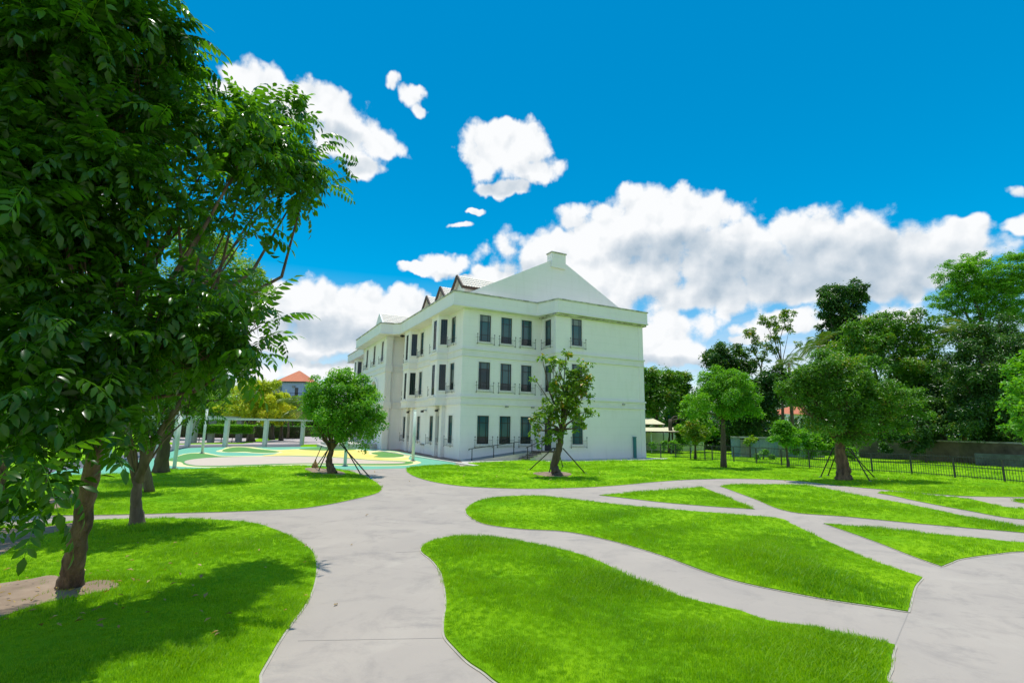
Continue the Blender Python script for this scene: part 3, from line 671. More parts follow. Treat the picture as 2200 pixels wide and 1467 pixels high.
upper(0, 15.9, [4.28, 12.4], gc[:1]+[6.52, 10.1]+gc[-1:]); upper(26.5, 42.4, [42.4-12.4, 42.4-4.28], [42.4-c for c in (2.02, 6.52, 10.1, 14.7)])
# central block
jobs.append((panel(wallmb, (0, 15.9), (-1.95, 15.9), 0, TOPW, []), [], 'std', 0))
cw = [17.5, 21.2, 24.9]
fr = panel(wallmb, (-1.95, 26.5), (-1.95, 15.9), 0, TOPW, [(26.5-c-.45, 26.5-c+.45, *FL[2]) for c in cw]+[(26.5-20.3-1.55, 26.5-20.3+1.55, .9, 7.3)], .14)
jobs.append((fr, [(26.5-c-.45, 26.5-c+.45, *FL[2]) for c in cw], 'std', 1)); FRC = fr
panel(wallmb, (-1.95, 26.5), (0, 26.5), 0, TOPW, [])
wallmb.build('wall', M['wall'], B)
for fr, hs, kind, mode in jobs:
    for h in hs: put_window(fr, h, kind, mode > 0, rail=(kind == 'std'), surround=(kind == 'std'))
# something dark behind the glass: the rooms
rm = MB(); rm.box(.3, 16.2, .3, 42, .1, 11.6); rm.box(7.45, 16.2, -1.9, .3, .1, 11.6); rm.box(-1.7, .3, 16.2, 26.2, .1, 11.6)
rm.build('interior', M['room'], B)
# door in the side of the block
a, b, c, e = door_h; p0, t, n = FRD
mw = Matrix(((t.x, n.x, 0, 0), (t.y, n.y, 0, 0), (0, 0, 1, 0), (0, 0, 0, 1))); mw.translation = p0+t*a+Vector((0, 0, c))
dm = MB(); dm.box(0, b-a, -.09, -.03, 0, e-c); o = dm.build('door', M['frame'], B); o.matrix_local = mw
link('handle', MB().box(.84, .88, -.03, .03, 1.0, 1.15).mesh('handle', M['grey']), o)
# arch of the entrance
def arch_pts(r, zc, n=14): return [(r*math.cos(math.pi*k/n), zc+r*math.sin(math.pi*k/n)) for k in range(n+1)]
p0, t, n = FRC; AV = 26.5-20.3
def AP(x, y, z): return p0+t*(AV+x)+n*y+Vector((0, 0, z))
am = MB(); rin, rout, zc = 1.45, 1.85, 5.75
outer = [(rout, .2)]+arch_pts(rout, zc)+[(-rout, .2)]; inner = [(rin, .2)]+arch_pts(rin, zc)+[(-rin, .2)]
for i in range(len(outer)-1):
    (x0, z0), (x1, z1) = outer[i], outer[i+1]; (a0, b0), (a1, b1) = inner[i], inner[i+1]
    am.quad(AP(a0, .12, b0), AP(x0, .12, z0), AP(x1, .12, z1), AP(a1, .12, b1)); am.quad(AP(x0, .0, z0), AP(x1, 0, z1), AP(x1, .12, z1), AP(x0, .12, z0))
    am.quad(AP(a0, .12, b0), AP(a1, .12, b1), AP(a1, -.35, b1), AP(a0, -.35, b0))
am.build('entrance_arch', M['trim'], B)
sp_ = MB()  # spandrel closing the square opening above the arch
ai = arch_pts(rin, zc)
for i in range(len(ai)-1):
    sp_.quad(AP(ai[i][0], .01, ai[i][1]), AP(ai[i][0], .01, 7.45), AP(ai[i+1][0], .01, 7.45), AP(ai[i+1][0], .01, ai[i+1][1]))
sp_.quad(AP(1.44, .01, .2), AP(1.7, .01, .2), AP(1.7, .01, 7.45), AP(1.44, .01, 7.45)); sp_.quad(AP(-1.44, .01, .2), AP(-1.44, .01, 7.45), AP(-1.7, .01, 7.45), AP(-1.7, .01, .2))
sp_.build('arch_spandrel', M['wall'], B)
gl = MB(); v_ = [AP(x, -.3, z) for x, z in inner]; gl.add(v_, [tuple(range(len(v_)))]); gd = gl.build('entrance_door', M['glass'], B)
fm = MB()
for x in (-.75, 0, .75): fm.bar(AP(x, -.26, .2), AP(x, -.26, 7.0 if x == 0 else 6.9), .07)
for z in (3.0, 4.4, 5.7): fm.bar(AP(-1.43, -.26, z), AP(1.43, -.26, z), .08)
fm.build('door_frame', M['frame'], gd)
# string courses
def offs(poly, o):
    n = len(poly); out = []
    ar = sum(poly[i][0]*poly[(i+1) % n][1]-poly[(i+1) % n][0]*poly[i][1] for i in range(n)); s = 1 if ar > 0 else -1
    for i in range(n):
        a = Vector(poly[i-1]); b = Vector(poly[i]); c = Vector(poly[(i+1) % n]); t1 = (b-a).normalized(); t2 = (c-b).normalized()
        n1 = Vector((t1.y, -t1.x))*s; n2 = Vector((t2.y, -t2.x))*s; m = (n1+n2); L = m.length
        m = m/L; out.append(tuple(b+m*(o/max(.35, m.dot(n1)))))
    return out
low = [(0, 0), (7.15, 0), (7.15, -2.2), (16.45, -2.2), (16.45, 42.4), (0, 42.4)]
lb1 = bays([4.28, 12.4], 0, 15.9, None); lb2 = bays([30.0, 38.12], 26.5, 42.4, None)
upfoot = [(0, 0), (7.15, 0), (7.15, -2.2), (16.45, -2.2), (16.45, 42.4)]+lb2[::-1]+[(-1.95, 26.5), (-1.95, 15.9)]+lb1[::-1][:-1]
# cut the footprint into the face rings so the bands only stand out a few centimetres
for z0, z1, o in ((4.12, 4.20, .10), (4.20, 4.66, .05), (4.66, 4.80, .13), (7.85, 7.93, .10), (7.93, 8.36, .05), (8.36, 8.50, .13)):
    MB().prism(offs(upfoot, o), z0, z1).build('string_course', M['trim'], B)
# corner pilaster strips
cm = MB()
for (u, v, du, dv) in ((-.02, -.02, .5, .02),):
    pass
for a_, b_ in ((0, 4.12), (4.8, 7.85), (8.5, TOPW)):
    MB().box(15.95, 16.47, -2.235, -2.2, a_, b_).build('corner_strip', M['wall'], B); MB().box(-.03, .48, -.032, 0, a_, b_).build('corner_strip', M['wall'], B)
for c in (4.28, 12.4, 30.0, 38.12):
    for s in (-1, 1):
        v = c+s*.72; MB().box(-.3, -.002, v-.27, v+.27, 0, 4.115).build('pilaster', M['trim'], B)
# central corner columns with capitals
for v in (15.55, 26.5):
    c = MB(); c.box(-2.0, -1.4, v, v+.34, 0, TOPW-.5); o = c.build('column', M['trim'], B)
    MB().box(-2.12, -1.28, v-.12, v+.46, TOPW-.5, TOPW-.36).box(-2.06, -1.34, v-.06, v+.40, TOPW-.36, TOPW-.18).box(-2.16, -1.24, v-.16, v+.5, TOPW-.18, TOPW-.03).build('capital', M['trim'], o)
    for z in (4.12, 7.85): MB().box(-2.09, -1.31, v-.09, v+.34, z, z+.65).build('collar', M['trim'], o)
# parapet
par = [(-1.05, -.5), (6.45, -.5), (6.62, -.95), (6.85, -1.7), (6.98, -2.3), (7.15, -2.6), (16.75, -2.6), (16.75, 43.2), (-1.05, 43.2), (-1.05, 28.0), (-1.6, 27.6), (-2.9, 27.4), (-2.9, 15.0), (-1.7, 14.75), (-1.05, 14.2)]
pm = MB(); pm.prism(par, 11.72, 12.72); pm.build('parapet', M['wall'], B)
MB().prism(offs(par, .07), 12.72, 12.82).build('parapet_coping', M['coping'], B)
MB().prism(offs(par, .06), 11.64, 11.74).build('parapet_moulding', M['trim'], B)
MB().prism(offs([(7.15, -2.2), (16.5, -2.2), (16.5, 1), (7.15, 1)], .25), 11.50, 11.62).build('cornice', M['coping'], B)
MB().box(16.4, 17.3, 2, 12, 10.9, 11.6).box(16.4, 17.45, 2, 12, 10.8, 10.9).build('rear_canopy', M['coping'], B)
# gable wall with chimney block
def gable(v, th, u0, u1, w0, apexl, apexr, wa, m=M['wall']):
    g = MB(); pts = [(u0, w0), (apexl, wa), (apexr, wa), (u1, w0)]
    g.add([(u, v, w) for u, w in pts]+[(u, v+th, w) for u, w in pts], [(0, 3, 2, 1), (4, 5, 6, 7), (0, 1, 5, 4), (1, 2, 6, 5), (2, 3, 7, 6)]); return g
gable(.15, .35, -.3, 17.9, 12.6, 8.15, 9.75, 16.98).build('gable_wall', M['wall'], B)
cmn = MB(); cmn.box(8.2, 9.65, -.05, .75, 16.4, 17.70); o = cmn.build('chimney', M['wall'], B)
MB().box(8.12, 9.73, -.12, .82, 17.70, 17.80).build('chimney_cap', M['coping'], o)
# main tiled roof
def tiled(name, o, du, dv, L, S, parent, pitch_thick=.06):
    """roof plane from corner o, along du (length L, the eave) up dv (length S) with rounded tile ribs"""
    o = Vector(o); du = Vector(du).normalized(); dv = Vector(dv).normalized(); n = du.cross(dv).normalized()
    if n.z < 0: n = -n
    step = .24; k = max(1, int(L/step)); rows = max(1, int(S/.34)); mb = MB()
    prof = []
    for i in range(k+1):
        prof += [(i*step, .0), (i*step+.07, .045), (i*step+.15, .045), (i*step+.21, 0)]
    prof = [(min(x, L), z) for x, z in prof]
    for r in range(rows):
        a = r*S/rows; b = (r+1)*S/rows+.02; base = len(mb.v)
        for (x, z) in prof: mb.v.append(tuple(o+du*x+dv*a+n*(z+.045)))
        for (x, z) in prof: mb.v.append(tuple(o+du*x+dv*min(b, S)+n*(z+.012)))
        m = len(prof)
        for i in range(m-1): mb.f.append((base+i, base+i+1, base+m+i+1, base+m+i))
    q = [o-n*.05, o+du*L-n*.05, o+du*L+dv*S-n*.05, o+dv*S-n*.05]; mb.quad(*q); mb.quad(o-n*.05, o+n*.05, o+du*L+n*.05, o+du*L-n*.05)
    return mb.build(name, M['tile'], parent)
tiled('roof', (-.2, .5, 12.55), (0, 1, 0), (8.9, 0, 4.55), 41.4, 10.0, B); tiled('roof', (18.0, .5, 12.55), (0, 1, 0), (-9.1, 0, 4.55), 41.4, 10.2, B)
# dormers
for v in (3.6, 7.75, 11.7, 30.7, 34.6, 38.8):
    D = bpy.data.objects.new('dormer', None); COL.objects.link(D); D.parent = B; D.location = (1.1, v, 0)
    w_ = MB(); hw = .95; ze, zr = 14.15, 15.15
    w_.add([(0, -hw, 12.7), (0, hw, 12.7), (0, hw, ze), (0, 0, zr-.05), (0, -hw, ze), (5, -hw, 12.7), (5, hw, 12.7), (5, hw, ze), (5, 0, zr-.05), (5, -hw, ze)], [(0, 4, 3, 2, 1), (0, 5, 9, 4), (1, 2, 7, 6), (5, 6, 7, 8, 9)])
    w_.build('dormer_wall', M['wall'], D)
    a = math.atan2(1.12, 1.2); sl = Vector((0, math.cos(a), math.sin(a)))
    for s in (-1, 1):
        tiled('dormer_roof', (-.35, s*1.3, 14.12), (1, 0, 0), (0, -s*1.3, 1.22), 5.2, 1.78, D)
        f = MB(); f.bar((-.36, s*1.38, 14.0), (-.36, 0, 15.3), .12, .26); f.bar((-.3, s*1.32, 14.03), (4.6, s*1.32, 14.03), .12, .2); f.build('fascia', M['brown'], D)
    w2 = MB(); w2.box(-.04, .02, -.38, .38, 13.0, 13.95); o = w2.build('dormer_window', M['frame'], D)
# central pediment
Cg = bpy.data.objects.new('pediment', None); COL.objects.link(Cg); Cg.parent = B; Cg.location = (-1.7, 21.2, 0)
pg = MB(); pg.add([(0, -3.1, 12.7), (0, 3.1, 12.7), (0, 0, 15.15), (.3, -3.1, 12.7), (.3, 3.1, 12.7), (.3, 0, 15.15)], [(0, 2, 1), (3, 4, 5), (0, 3, 5, 2), (2, 5, 4, 1)]); pg.build('pediment_wall', M['trim'], Cg)
for s in (-1, 1): tiled('pediment_roof', (.15, s*3.15, 12.66), (1, 0, 0), (0, -s*3.15, 2.45), 8, 3.98, Cg)
# ramp, stair, landing, railings
ST = MB(); ST.add([(.2, -1.55, 0), (5.5, -1.55, .62), (5.5, -1.55, 0), (.2, -.02, 0), (5.5, -.02, .62), (5.5, -.02, 0)], [(0, 2, 1), (0, 1, 4, 3), (1, 2, 5, 4)])
ST.build('ramp', M['concrete_pale'], B)
MB().add([(.2, -1.5, .008), (5.5, -1.5, .626), (5.5, -.06, .626), (.2, -.06, .008)], [(0, 1, 2, 3)]).build('ramp_surface', M['ramp'], B)
MB().box(5.5, 7.14, -2.75, -.02, 0, .62).build('landing', M['concrete_pale'], B)
MB().box(5.35, 7.14, -2.8, -1.5, .62, .68).build('landing_mat', M['blackstep'], B)
for k in range(4):
    s = MB(); u1 = 5.5-.32*k; z = .62-.124*(k+1); s.box(u1-.32, u1, -2.7, -1.56, 0, z); o = s.build('step', M['concrete_pale'], B)
    MB().box(u1-.36, u1+.0, -2.74, -1.58, z, z+.035).build('nosing', M['blackstep'], o)
rl = MB(); 
for u in (.35, 2.1, 3.8, 5.4):
    z = max(0, (u-.2)/5.3*.62); rl.bar((u, -1.52, z), (u, -1.52, z+.88), .045)
rl.bar((.1, -1.52, .86), (5.4, -1.52, 1.5), .045); rl.bar((.1, -1.52, .86), (.1, -1.52, .76), .045)
rl.build('handrail', M['iron'], B)
rl = MB(); rl.bar((4.35, -2.66, .1), (4.35, -2.66, 1.0), .045); rl.bar((5.6, -2.66, .62), (5.6, -2.66, 1.5), .045); rl.bar((6.9, -2.66, .62), (6.9, -2.66, 1.5), .045)
rl.bar((4.2, -2.66, .96), (5.6, -2.66, 1.5), .045); rl.bar((5.6, -2.66, 1.5), (7.1, -2.66, 1.5), .045); rl.build('handrail', M['iron'], B)
# terrace of the main entrance
tr = MB(); tr.box(-6.6, -2.0, 17.6, 24.2, 0, .5); tr.build('terrace', M['concrete_pale'], B)
MB().box(-7.0, -6.6, 17.6, 24.2, 0, .25).build('step', M['concrete_pale'], B)
# small wall fittings
for p in ((.2-.55, 14.9, 11.5), ):
    MB().tube([(-.7, 14.6, 11.62), (-.7, 14.6, 11.5), (-.7, 14.6, 11.42)], [.2, .26, .1], 12).build('soffit_lamp', M['iron'], B)
for v in (8.0, 4.28, 12.4): MB().box(-.34, -.0, v-.05, v+.05, 3.78, 3.84).box(-.5, -.3, v-.14, v+.14, 3.62, 3.80).build('wall_lamp', M['iron'], B)
for k, (u, w) in enumerate(((3.9, 4.1), (14.0, 4.55), (6.3, 4.12))): MB().box(u-.12, u+.12, (-.2 if u < 7 else -2.4), (0 if u < 7 else -2.2), w-.1, w-.02).build('wall_lamp', M['grey'], B)
o = MB().box(15.0, 15.22, -2.42, -2.25, 0, 1.72).box(14.97, 15.25, -2.44, -2.23, 1.72, 1.78).build('service_duct', M['teal_pipe'])
o.matrix_world = Matrix.Translation(C0) @ Matrix.Rotation(H, 4, 'Z'); tag(o, 'narrow teal upright service duct standing against the blank white wall near its right corner', 'duct')
# things by the left facade
p = G(855, 963.5); bk = empty('planter_box', (p.x, p.y, .01), H, 'small black box on the paving beside the recessed corner of the facade', 'box')
MB().box(-.42, .42, -.3, .3, 0, .5).build('body', M['iron'], bk, bevel=.03); MB().box(-.46, .46, -.34, .34, .5, .56).build('rim', M['frame'], bk)
p = G(911, 973.5); tb = empty('wash_stand', (p.x, p.y, .01), H, 'small pale grey wash stand below the ground floor windows of the left facade', 'wash stand')
MB().box(-.28, .28, -.5, .5, .72, .86).build('basin', M['grey'], tb, bevel=.02)
for s in (-1, 1): MB().box(-.2, .2, s*.4-.04, s*.4+.04, 0, .72).build('leg', M['trim'], tb)
MB().tube([(.2, 0, .86), (.2, 0, 1.15), (.1, 0, 1.2), (0, 0, 1.12)], .02, 6).build('tap', M['iron'], tb)

# ------------------------------------------------------------------ posts, pergola
def plain_post(px, yb, yt, r, label, grp='shade posts on the play surface', lean=0):
    b, h = HG(px, yb, yt); E_ = empty('shade_post', (b.x, b.y, .02), 0, label, 'post', grp)
    MB().tube([(0, 0, 0), (0, 0, h-.02)], [r, r*.95], 14, True).build('pole', M['post'], E_, True)
    MB().tube([(0, 0, 0), (0, 0, .03)], r*1.9, 14).build('base_plate', M['grey'], E_)
    MB().tube([(0, 0, h-.02), (0, 0, h+.04)], [r*1.15, r*.8], 14).build('cap', M['post'], E_)
    c = MB(); c.bar((0, -r-.05, h-.3), (0, r+.05, h-.3), .03); c.build('hook', M['grey'], E_); return E_
plain_post(374, 1007, 885, .10, 'tall pale green shade post nearest the lawn at the left of the play surface')
plain_post(434, 974, 880, .10, 'pale shade post rising from the dark green patch left of the sand oval')
plain_post(887, 990, 882, .11, 'cream shade post at the right tip of the yellow ring before the building')
plain_post(741, 1001, 880, .10, 'pale green shade post behind the trunk of the round tree')
pgl = empty('pergola', (*G(483, 959).xy, 0), 0, 'long low pale pergola curving behind the painted play surface', 'pergola')
oc = pgl.location
posts = [(648, 956, .42), (568, 959.5, .42), (483, 960, .42), (402, 960.5, .42), (376, 966.5, .42), (330, 974, .4), (225, 996, .4)]
PP = [G(x, y) for x, y, w in posts]
for (p, (x, y, w)) in zip(PP, posts):
    q = p-oc; MB().box(q.x-.19, q.x+.19, q.y-.19, q.y+.19, 0, 2.72).build('post', M['pergola'], pgl, bevel=.015)
ext = [PP[0]+(PP[0]-PP[1])*.9+Vector((3, 4, 0))]+PP
for a, b in zip(ext[:-1], ext[1:]):
    MB().bar(a-oc+Vector((0, 0, 2.82)), b-oc+Vector((0, 0, 2.82)), .5, .2).build('beam', M['pergola'], pgl)
pg2 = empty('pergola', (*G(450, 951).xy, 0), 0, 'farther grey row of pergola posts in front of the clipped hedge', 'pergola')
oc2 = pg2.location; P2 = [G(x, y) for x, y in ((345, 955), (414, 951), (452, 950), (512, 948.5))]
for p in P2:
    q = p-oc2; MB().box(q.x-.3, q.x+.3, q.y-.3, q.y+.3, 0, 3.0).build('post', M['grey'], pg2, bevel=.015)
for a, b in zip(P2[:-1], P2[1:]): MB().bar(a-oc2+Vector((0, 0, 3.1)), b-oc2+Vector((0, 0, 3.1)), .6, .2).build('beam', M['pergola'], pg2)

# ------------------------------------------------------------------ boundary fence
FP = [G(x, y).xy for x, y in ((1380, 980), (1420, 984), (1452, 984.5), (1484, 988), (1515, 990), (1531, 991.5), (1577, 994), (1626, 999), (1680, 1004), (1740, 1009), (1800, 1014), (1875, 1018), (1960, 1023), (2053, 1031), (2160, 1040), (2270, 1050))]
M['fence'] = mat('fence_dark_grey_paint', (.05, .055, .06), .5, (.08, .08, .085), 6)
fn = empty('fence', (*FP[6], 0), 0, 'long black iron picket fence along the right edge of the lawn', 'fence')
fo = Vector((*FP[6], 0)); pk = MB()
for p in FP:
    q = Vector((*p, gz(*p)))-fo; MB().box(q.x-.035, q.x+.035, q.y-.035, q.y+.035, -.03, 1.2).build('post', M['fence'], fn)
for i, (a, b) in enumerate(zip(FP[:-1], FP[1:])):
    a3 = Vector((*a, gz(*a)))-fo; b3 = Vector((*b, gz(*b)))-fo
    for h in (.12, .62, 1.12): 
        if h == .62 and i < 1: continue
        MB().bar(a3+Vector((0, 0, h)), b3+Vector((0, 0, h)), .03, .035).build('rail', M['fence'], fn)
    L = (b3-a3).length; n = int(L/.115)
    for k in range(1, n):
        q = a3.lerp(b3, k/n); pk.bar(q+Vector((0, 0, .05)), q+Vector((0, 0, 1.22)), .015)
pk.build('picket', M['fence'], fn)['kind'] = 'stuff'

# ------------------------------------------------------------------ foliage generators
def nrm(a): return a/np.maximum(np.linalg.norm(a, axis=-1, keepdims=True), 1e-9)
def clumps(rg, lobes, per=9, shell=(.55, 1.0), cr=(.22, .38), zsq=1.):
    out = []
    for (c, r) in lobes:
        k = max(3, int(per*r**1.3)); d = nrm(rg.normal(size=(k, 3))+np.array([0, 0, .25])); q = rg.uniform(*shell, size=(k, 1))*(1+.17*rg.normal(size=(k, 1)))
        p = np.array(c)+d*q*r*np.array([1, 1, zsq]); rr = rg.uniform(*cr, size=k)*r**.75
        out += [(p[i], rr[i], d[i]) for i in range(k)]
    return out
def leaf_points(rg, cl, n, flat=.6):
    w = np.array([c[1]**2 for c in cl]); idx = rg.choice(len(cl), n, p=w/w.sum())
    C = np.array([c[0] for c in cl])[idx]; Rr = np.array([c[1] for c in cl])[idx][:, None]; Dd = np.array([c[2] for c in cl])[idx]
    d = nrm(rg.normal(size=(n, 3))); d[:, 2] = np.where(rg.random(n) < .4, np.abs(d[:, 2]), d[:, 2])
    rad = rg.uniform(.35, 1, size=(n, 1))**.6*(1+.18*rg.normal(size=(n, 1)))
    P = C+d*Rr*rad*np.array([1, 1, flat]); leaf_points.ct = rg.normal(size=len(cl))[idx]*.16; return P, nrm(d+Dd*.5)
def simple_leaves(rg, P, D, size, asp=.42, up=.7, droop=.35, fold=.12, tintbias=None):
    n = len(P); nn = nrm(D*.5+rg.normal(size=(n, 3))*.55+np.array([0, 0, up]))
    ax = nrm(np.cross(nn, rg.normal(size=(n, 3)))); ax = nrm(ax+D*.5+np.array([0, 0, -droop])); sd = nrm(np.cross(nn, ax)); nn = np.cross(ax, sd)
    L = (size*rg.uniform(.6, 1.25, size=(n, 1))); W = L*asp*.5*rg.uniform(.8, 1.2, size=(n, 1))
    b = P; tip = P+ax*L-nn*L*.12; m = P+ax*L*.45
    l = m+sd*W+nn*L*fold; r = m-sd*W+nn*L*fold
    V = np.stack([b, l, tip, r], 1).reshape(-1, 3); i = np.arange(n)*4
    Fv = np.stack([i, i+2, i+1, i, i+3, i+2], 1).ravel()
    t = np.repeat(np.clip(rg.beta(2, 2, n)+(0 if tintbias is None else tintbias), 0, 1), 2)
    return V, Fv, t
def branch_mesh(rg, base, fork, lobes, cl, r0, trunk_pts=None, twig=True, seg=9, limb=.45, flare=1.35):
    mb = MB(); rr = random.Random(int(rg.integers(1e6)))
    base = Vector(base); fork = Vector(fork)
    pts = [base, *[Vector(p) for p in (trunk_pts or [])], fork]; fine = []
    for a, b in zip(pts[:-1], pts[1:]):
        for k in range(8): fine.append(a.lerp(b, k/8)+Vector((rr.uniform(-1, 1), rr.uniform(-1, 1), 0))*r0*(.10 if fine else 0))
    fine.append(fork); n = len(fine)
    rad = [r0*(1-.42*i/(n-1))*(1+(flare-1)*math.exp(-i*.55))*(1+.05*rr.uniform(-1, 1)) for i in range(n)]
    mb.tube(fine, rad, seg+5, True, .06, rr)
    rt = rad[-1]; ends = []
    for (c, r) in lobes:
        c = Vector(c); d = (c-fork); mid = fork.lerp(c, .5)+Vector((rr.uniform(-1, 1), rr.uniform(-1, 1), rr.uniform(-.2, .6)))*d.length*.12
        rl_ = max(.018, rt*limb*(.7+.5*rr.random())); p1 = fork.lerp(mid, .5)+Vector((0, 0, .05*d.length))
        mb.tube([fork-Vector((0, 0, rt)), p1, mid, mid.lerp(c, .5), c], [rl_*1.25, rl_, rl_*.75, rl_*.5, rl_*.28], 7, True, .08, rr); ends.append((c, r, rl_*.35))
    if twig:
        for (p, q, d) in cl:
            p = Vector(p); best = min(ends, key=lambda e: (e[0]-p).length); s = best[0].lerp(fork, rr.uniform(0, .3)); m = s.lerp(p, .5)+Vector((0, 0, rr.uniform(-.05, .12)))*(p-s).length
            w = max(.006, best[2]*.55); mb.tube([s, m, p], [w, w*.7, w*.35], 4, False)
    return mb
def lob(px, py, Z, rpx): return (tuple(AT(px, py, Z)), rpx*Z/FPX)
def tree(name, label, cat, base, fork, lobes, n, size, leaf, bark='bark_dark', r0=.15, seed=0, group=None, per=9, asp=.42, flat=.8, trunk_pts=None, limb=.45, shell=(.5, 1.0), crr=(.24, .42), up=.7, droop=.35, twig=True, flare=1.35, fill=1.8):
    rg = np.random.default_rng(seed+17); base = Vector(base); base.z = gz(base.x, base.y)-.03
    T = empty(name, base, 0, label, cat, group)
    cl = clumps(rg, lobes, per*fill, shell, crr); P, D = leaf_points(rg, cl, n, flat)
    if fill > 1:
        w = np.array([r**2.2 for c, r in lobes]); k = int(n*.2); idx = rg.choice(len(lobes), k, p=w/w.sum()); C_ = np.array([c for c, r in lobes])[idx]; R_ = np.array([r for c, r in lobes])[idx][:, None]
        d = nrm(rg.normal(size=(k, 3))); q = C_+d*R_*rg.uniform(.1, 1.02, size=(k, 1))*(1+.1*rg.normal(size=(k, 1))); P = np.concatenate([P, q]); D = np.concatenate([D, d]); leaf_points.ct = np.concatenate([leaf_points.ct, np.zeros(k)])
    V, Fv, t = simple_leaves(rg, P, D, size, asp, up, droop, tintbias=leaf_points.ct); V = V-np.array(base)
    link('crown', npmesh('crown', V, Fv, 3, M[leaf], t), T)
    mb = branch_mesh(rg, (0, 0, 0), Vector(fork)-base, [(Vector(c)-base, r) for c, r in lobes], [(np.array(p)-np.array(base), q, d) for p, q, d in cl], r0, [Vector(p)-base for p in (trunk_pts or [])], twig, limb=limb, flare=flare)
    mb.build('trunk', M[bark], T, True); return T

# pinnate leaf templates
def pinnate(rg, npair=5, L=.42, ll=.13):
    V, Fc, T = [], [], []
    def leaflet(b, ax, nn, l):
        ax = ax/np.linalg.norm(ax); sd = np.cross(nn, ax); sd /= np.linalg.norm(sd); nn = np.cross(ax, sd); w = l*.21
        m1 = b+ax*l*.35-nn*l*.02; m2 = b+ax*l*.72-nn*l*.07; tp = b+ax*l-nn*l*.16
        q = [b, m1, m2, tp, m1+sd*w+nn*w*.25, m1-sd*w+nn*w*.25, m2+sd*w*.72+nn*w*.15, m2-sd*w*.72+nn*w*.15]
        i = len(V); V.extend(q); t = rg.random()*.35
        for f in ((0, 1, 4), (0, 5, 1), (1, 2, 6), (1, 6, 4), (1, 7, 2), (1, 5, 7), (2, 3, 6), (2, 7, 3)): Fc.append([i+k for k in f]); T.append(t)
    pts = []; p = np.zeros(3); d = np.array([1., 0, .35]); st = L/(npair+1)
    for k in range(npair+2):
        pts.append(p.copy()); d = d+np.array([0, 0, -.17-.03*k/npair]); d /= np.linalg.norm(d); p = p+d*st
    for k in range(1, npair+2):
        t = nrm(pts[k]-pts[k-1]); up = np.array([0, 0, 1.]); side = np.cross(up, t); side /= np.linalg.norm(side); nn = np.cross(t, side)
        if k <= npair:
            for s in (-1, 1):
                ax = side*s*.85+t*.45+np.array([0, 0, -.42-.25*rg.random()]); leaflet(pts[k]+t*rg.uniform(-.01, .01), ax, nn+side*s*.35+rg.normal(size=3)*.12, ll*(1-.25*abs(k/npair-.5))*rg.uniform(.85, 1.1))
        else: leaflet(pts[k], t+np.array([0, 0, -.3]), nn, ll)
    # rachis
    for a, b in zip(pts[:-1], pts[1:]):
        i = len(V); w = np.array([0, .0025, 0]); V.extend([a-w, a+w, b+w*.7, b-w*.7]); Fc.append([i, i+1, i+2]); Fc.append([i, i+2, i+3]); T += [.6, .6]
    return np.array(V), np.array(Fc), np.array(T)
rgt = np.random.default_rng(5)
PIN = [pinnate(rgt, k, l, q) for k, l, q in ((5, .40, .135), (6, .46, .13), (4, .33, .14), (5, .44, .12), (6, .42, .14))]
def pin_frames(rg, P, D, scale, outb=.9):
    n = len(P); x = nrm(D*np.array([1, 1, .4])*outb+rg.normal(size=(n, 3))*.5+np.array([0, 0, -.12])); up = nrm(np.array([0, 0, 1.])+rg.normal(size=(n, 3))*.32)
    y = nrm(np.cross(up, x)); z = np.cross(x, y); s = scale*rg.uniform(.58, 1.22, size=(n, 1, 1))
    return np.stack([x, y, z], 2)*s
def pin_mesh(name, rg, P, Rm, material, base, tb=0.):
    Vs, Fs, Ts = [], [], []; off = 0; var = rg.integers(len(PIN), size=len(P))
    for v in range(len(PIN)):
        i = np.where(var == v)[0]
        if not len(i): continue
        V, Fc, T = PIN[v]; W = np.einsum('nij,kj->nki', Rm[i], V)+P[i][:, None, :]-base
        Vs.append(W.reshape(-1, 3)); Fs.append((Fc[None]+(np.arange(len(i))*len(V))[:, None, None]+off).reshape(-1, 3)); off += len(i)*len(V)
        Ts.append((np.clip(rg.beta(1.6, 2.2, len(i))[:, None]*.75+T[None]+tb, 0, 1)).ravel())
    return npmesh(name, np.concatenate(Vs), np.concatenate(Fs).ravel(), 3, material, np.concatenate(Ts))
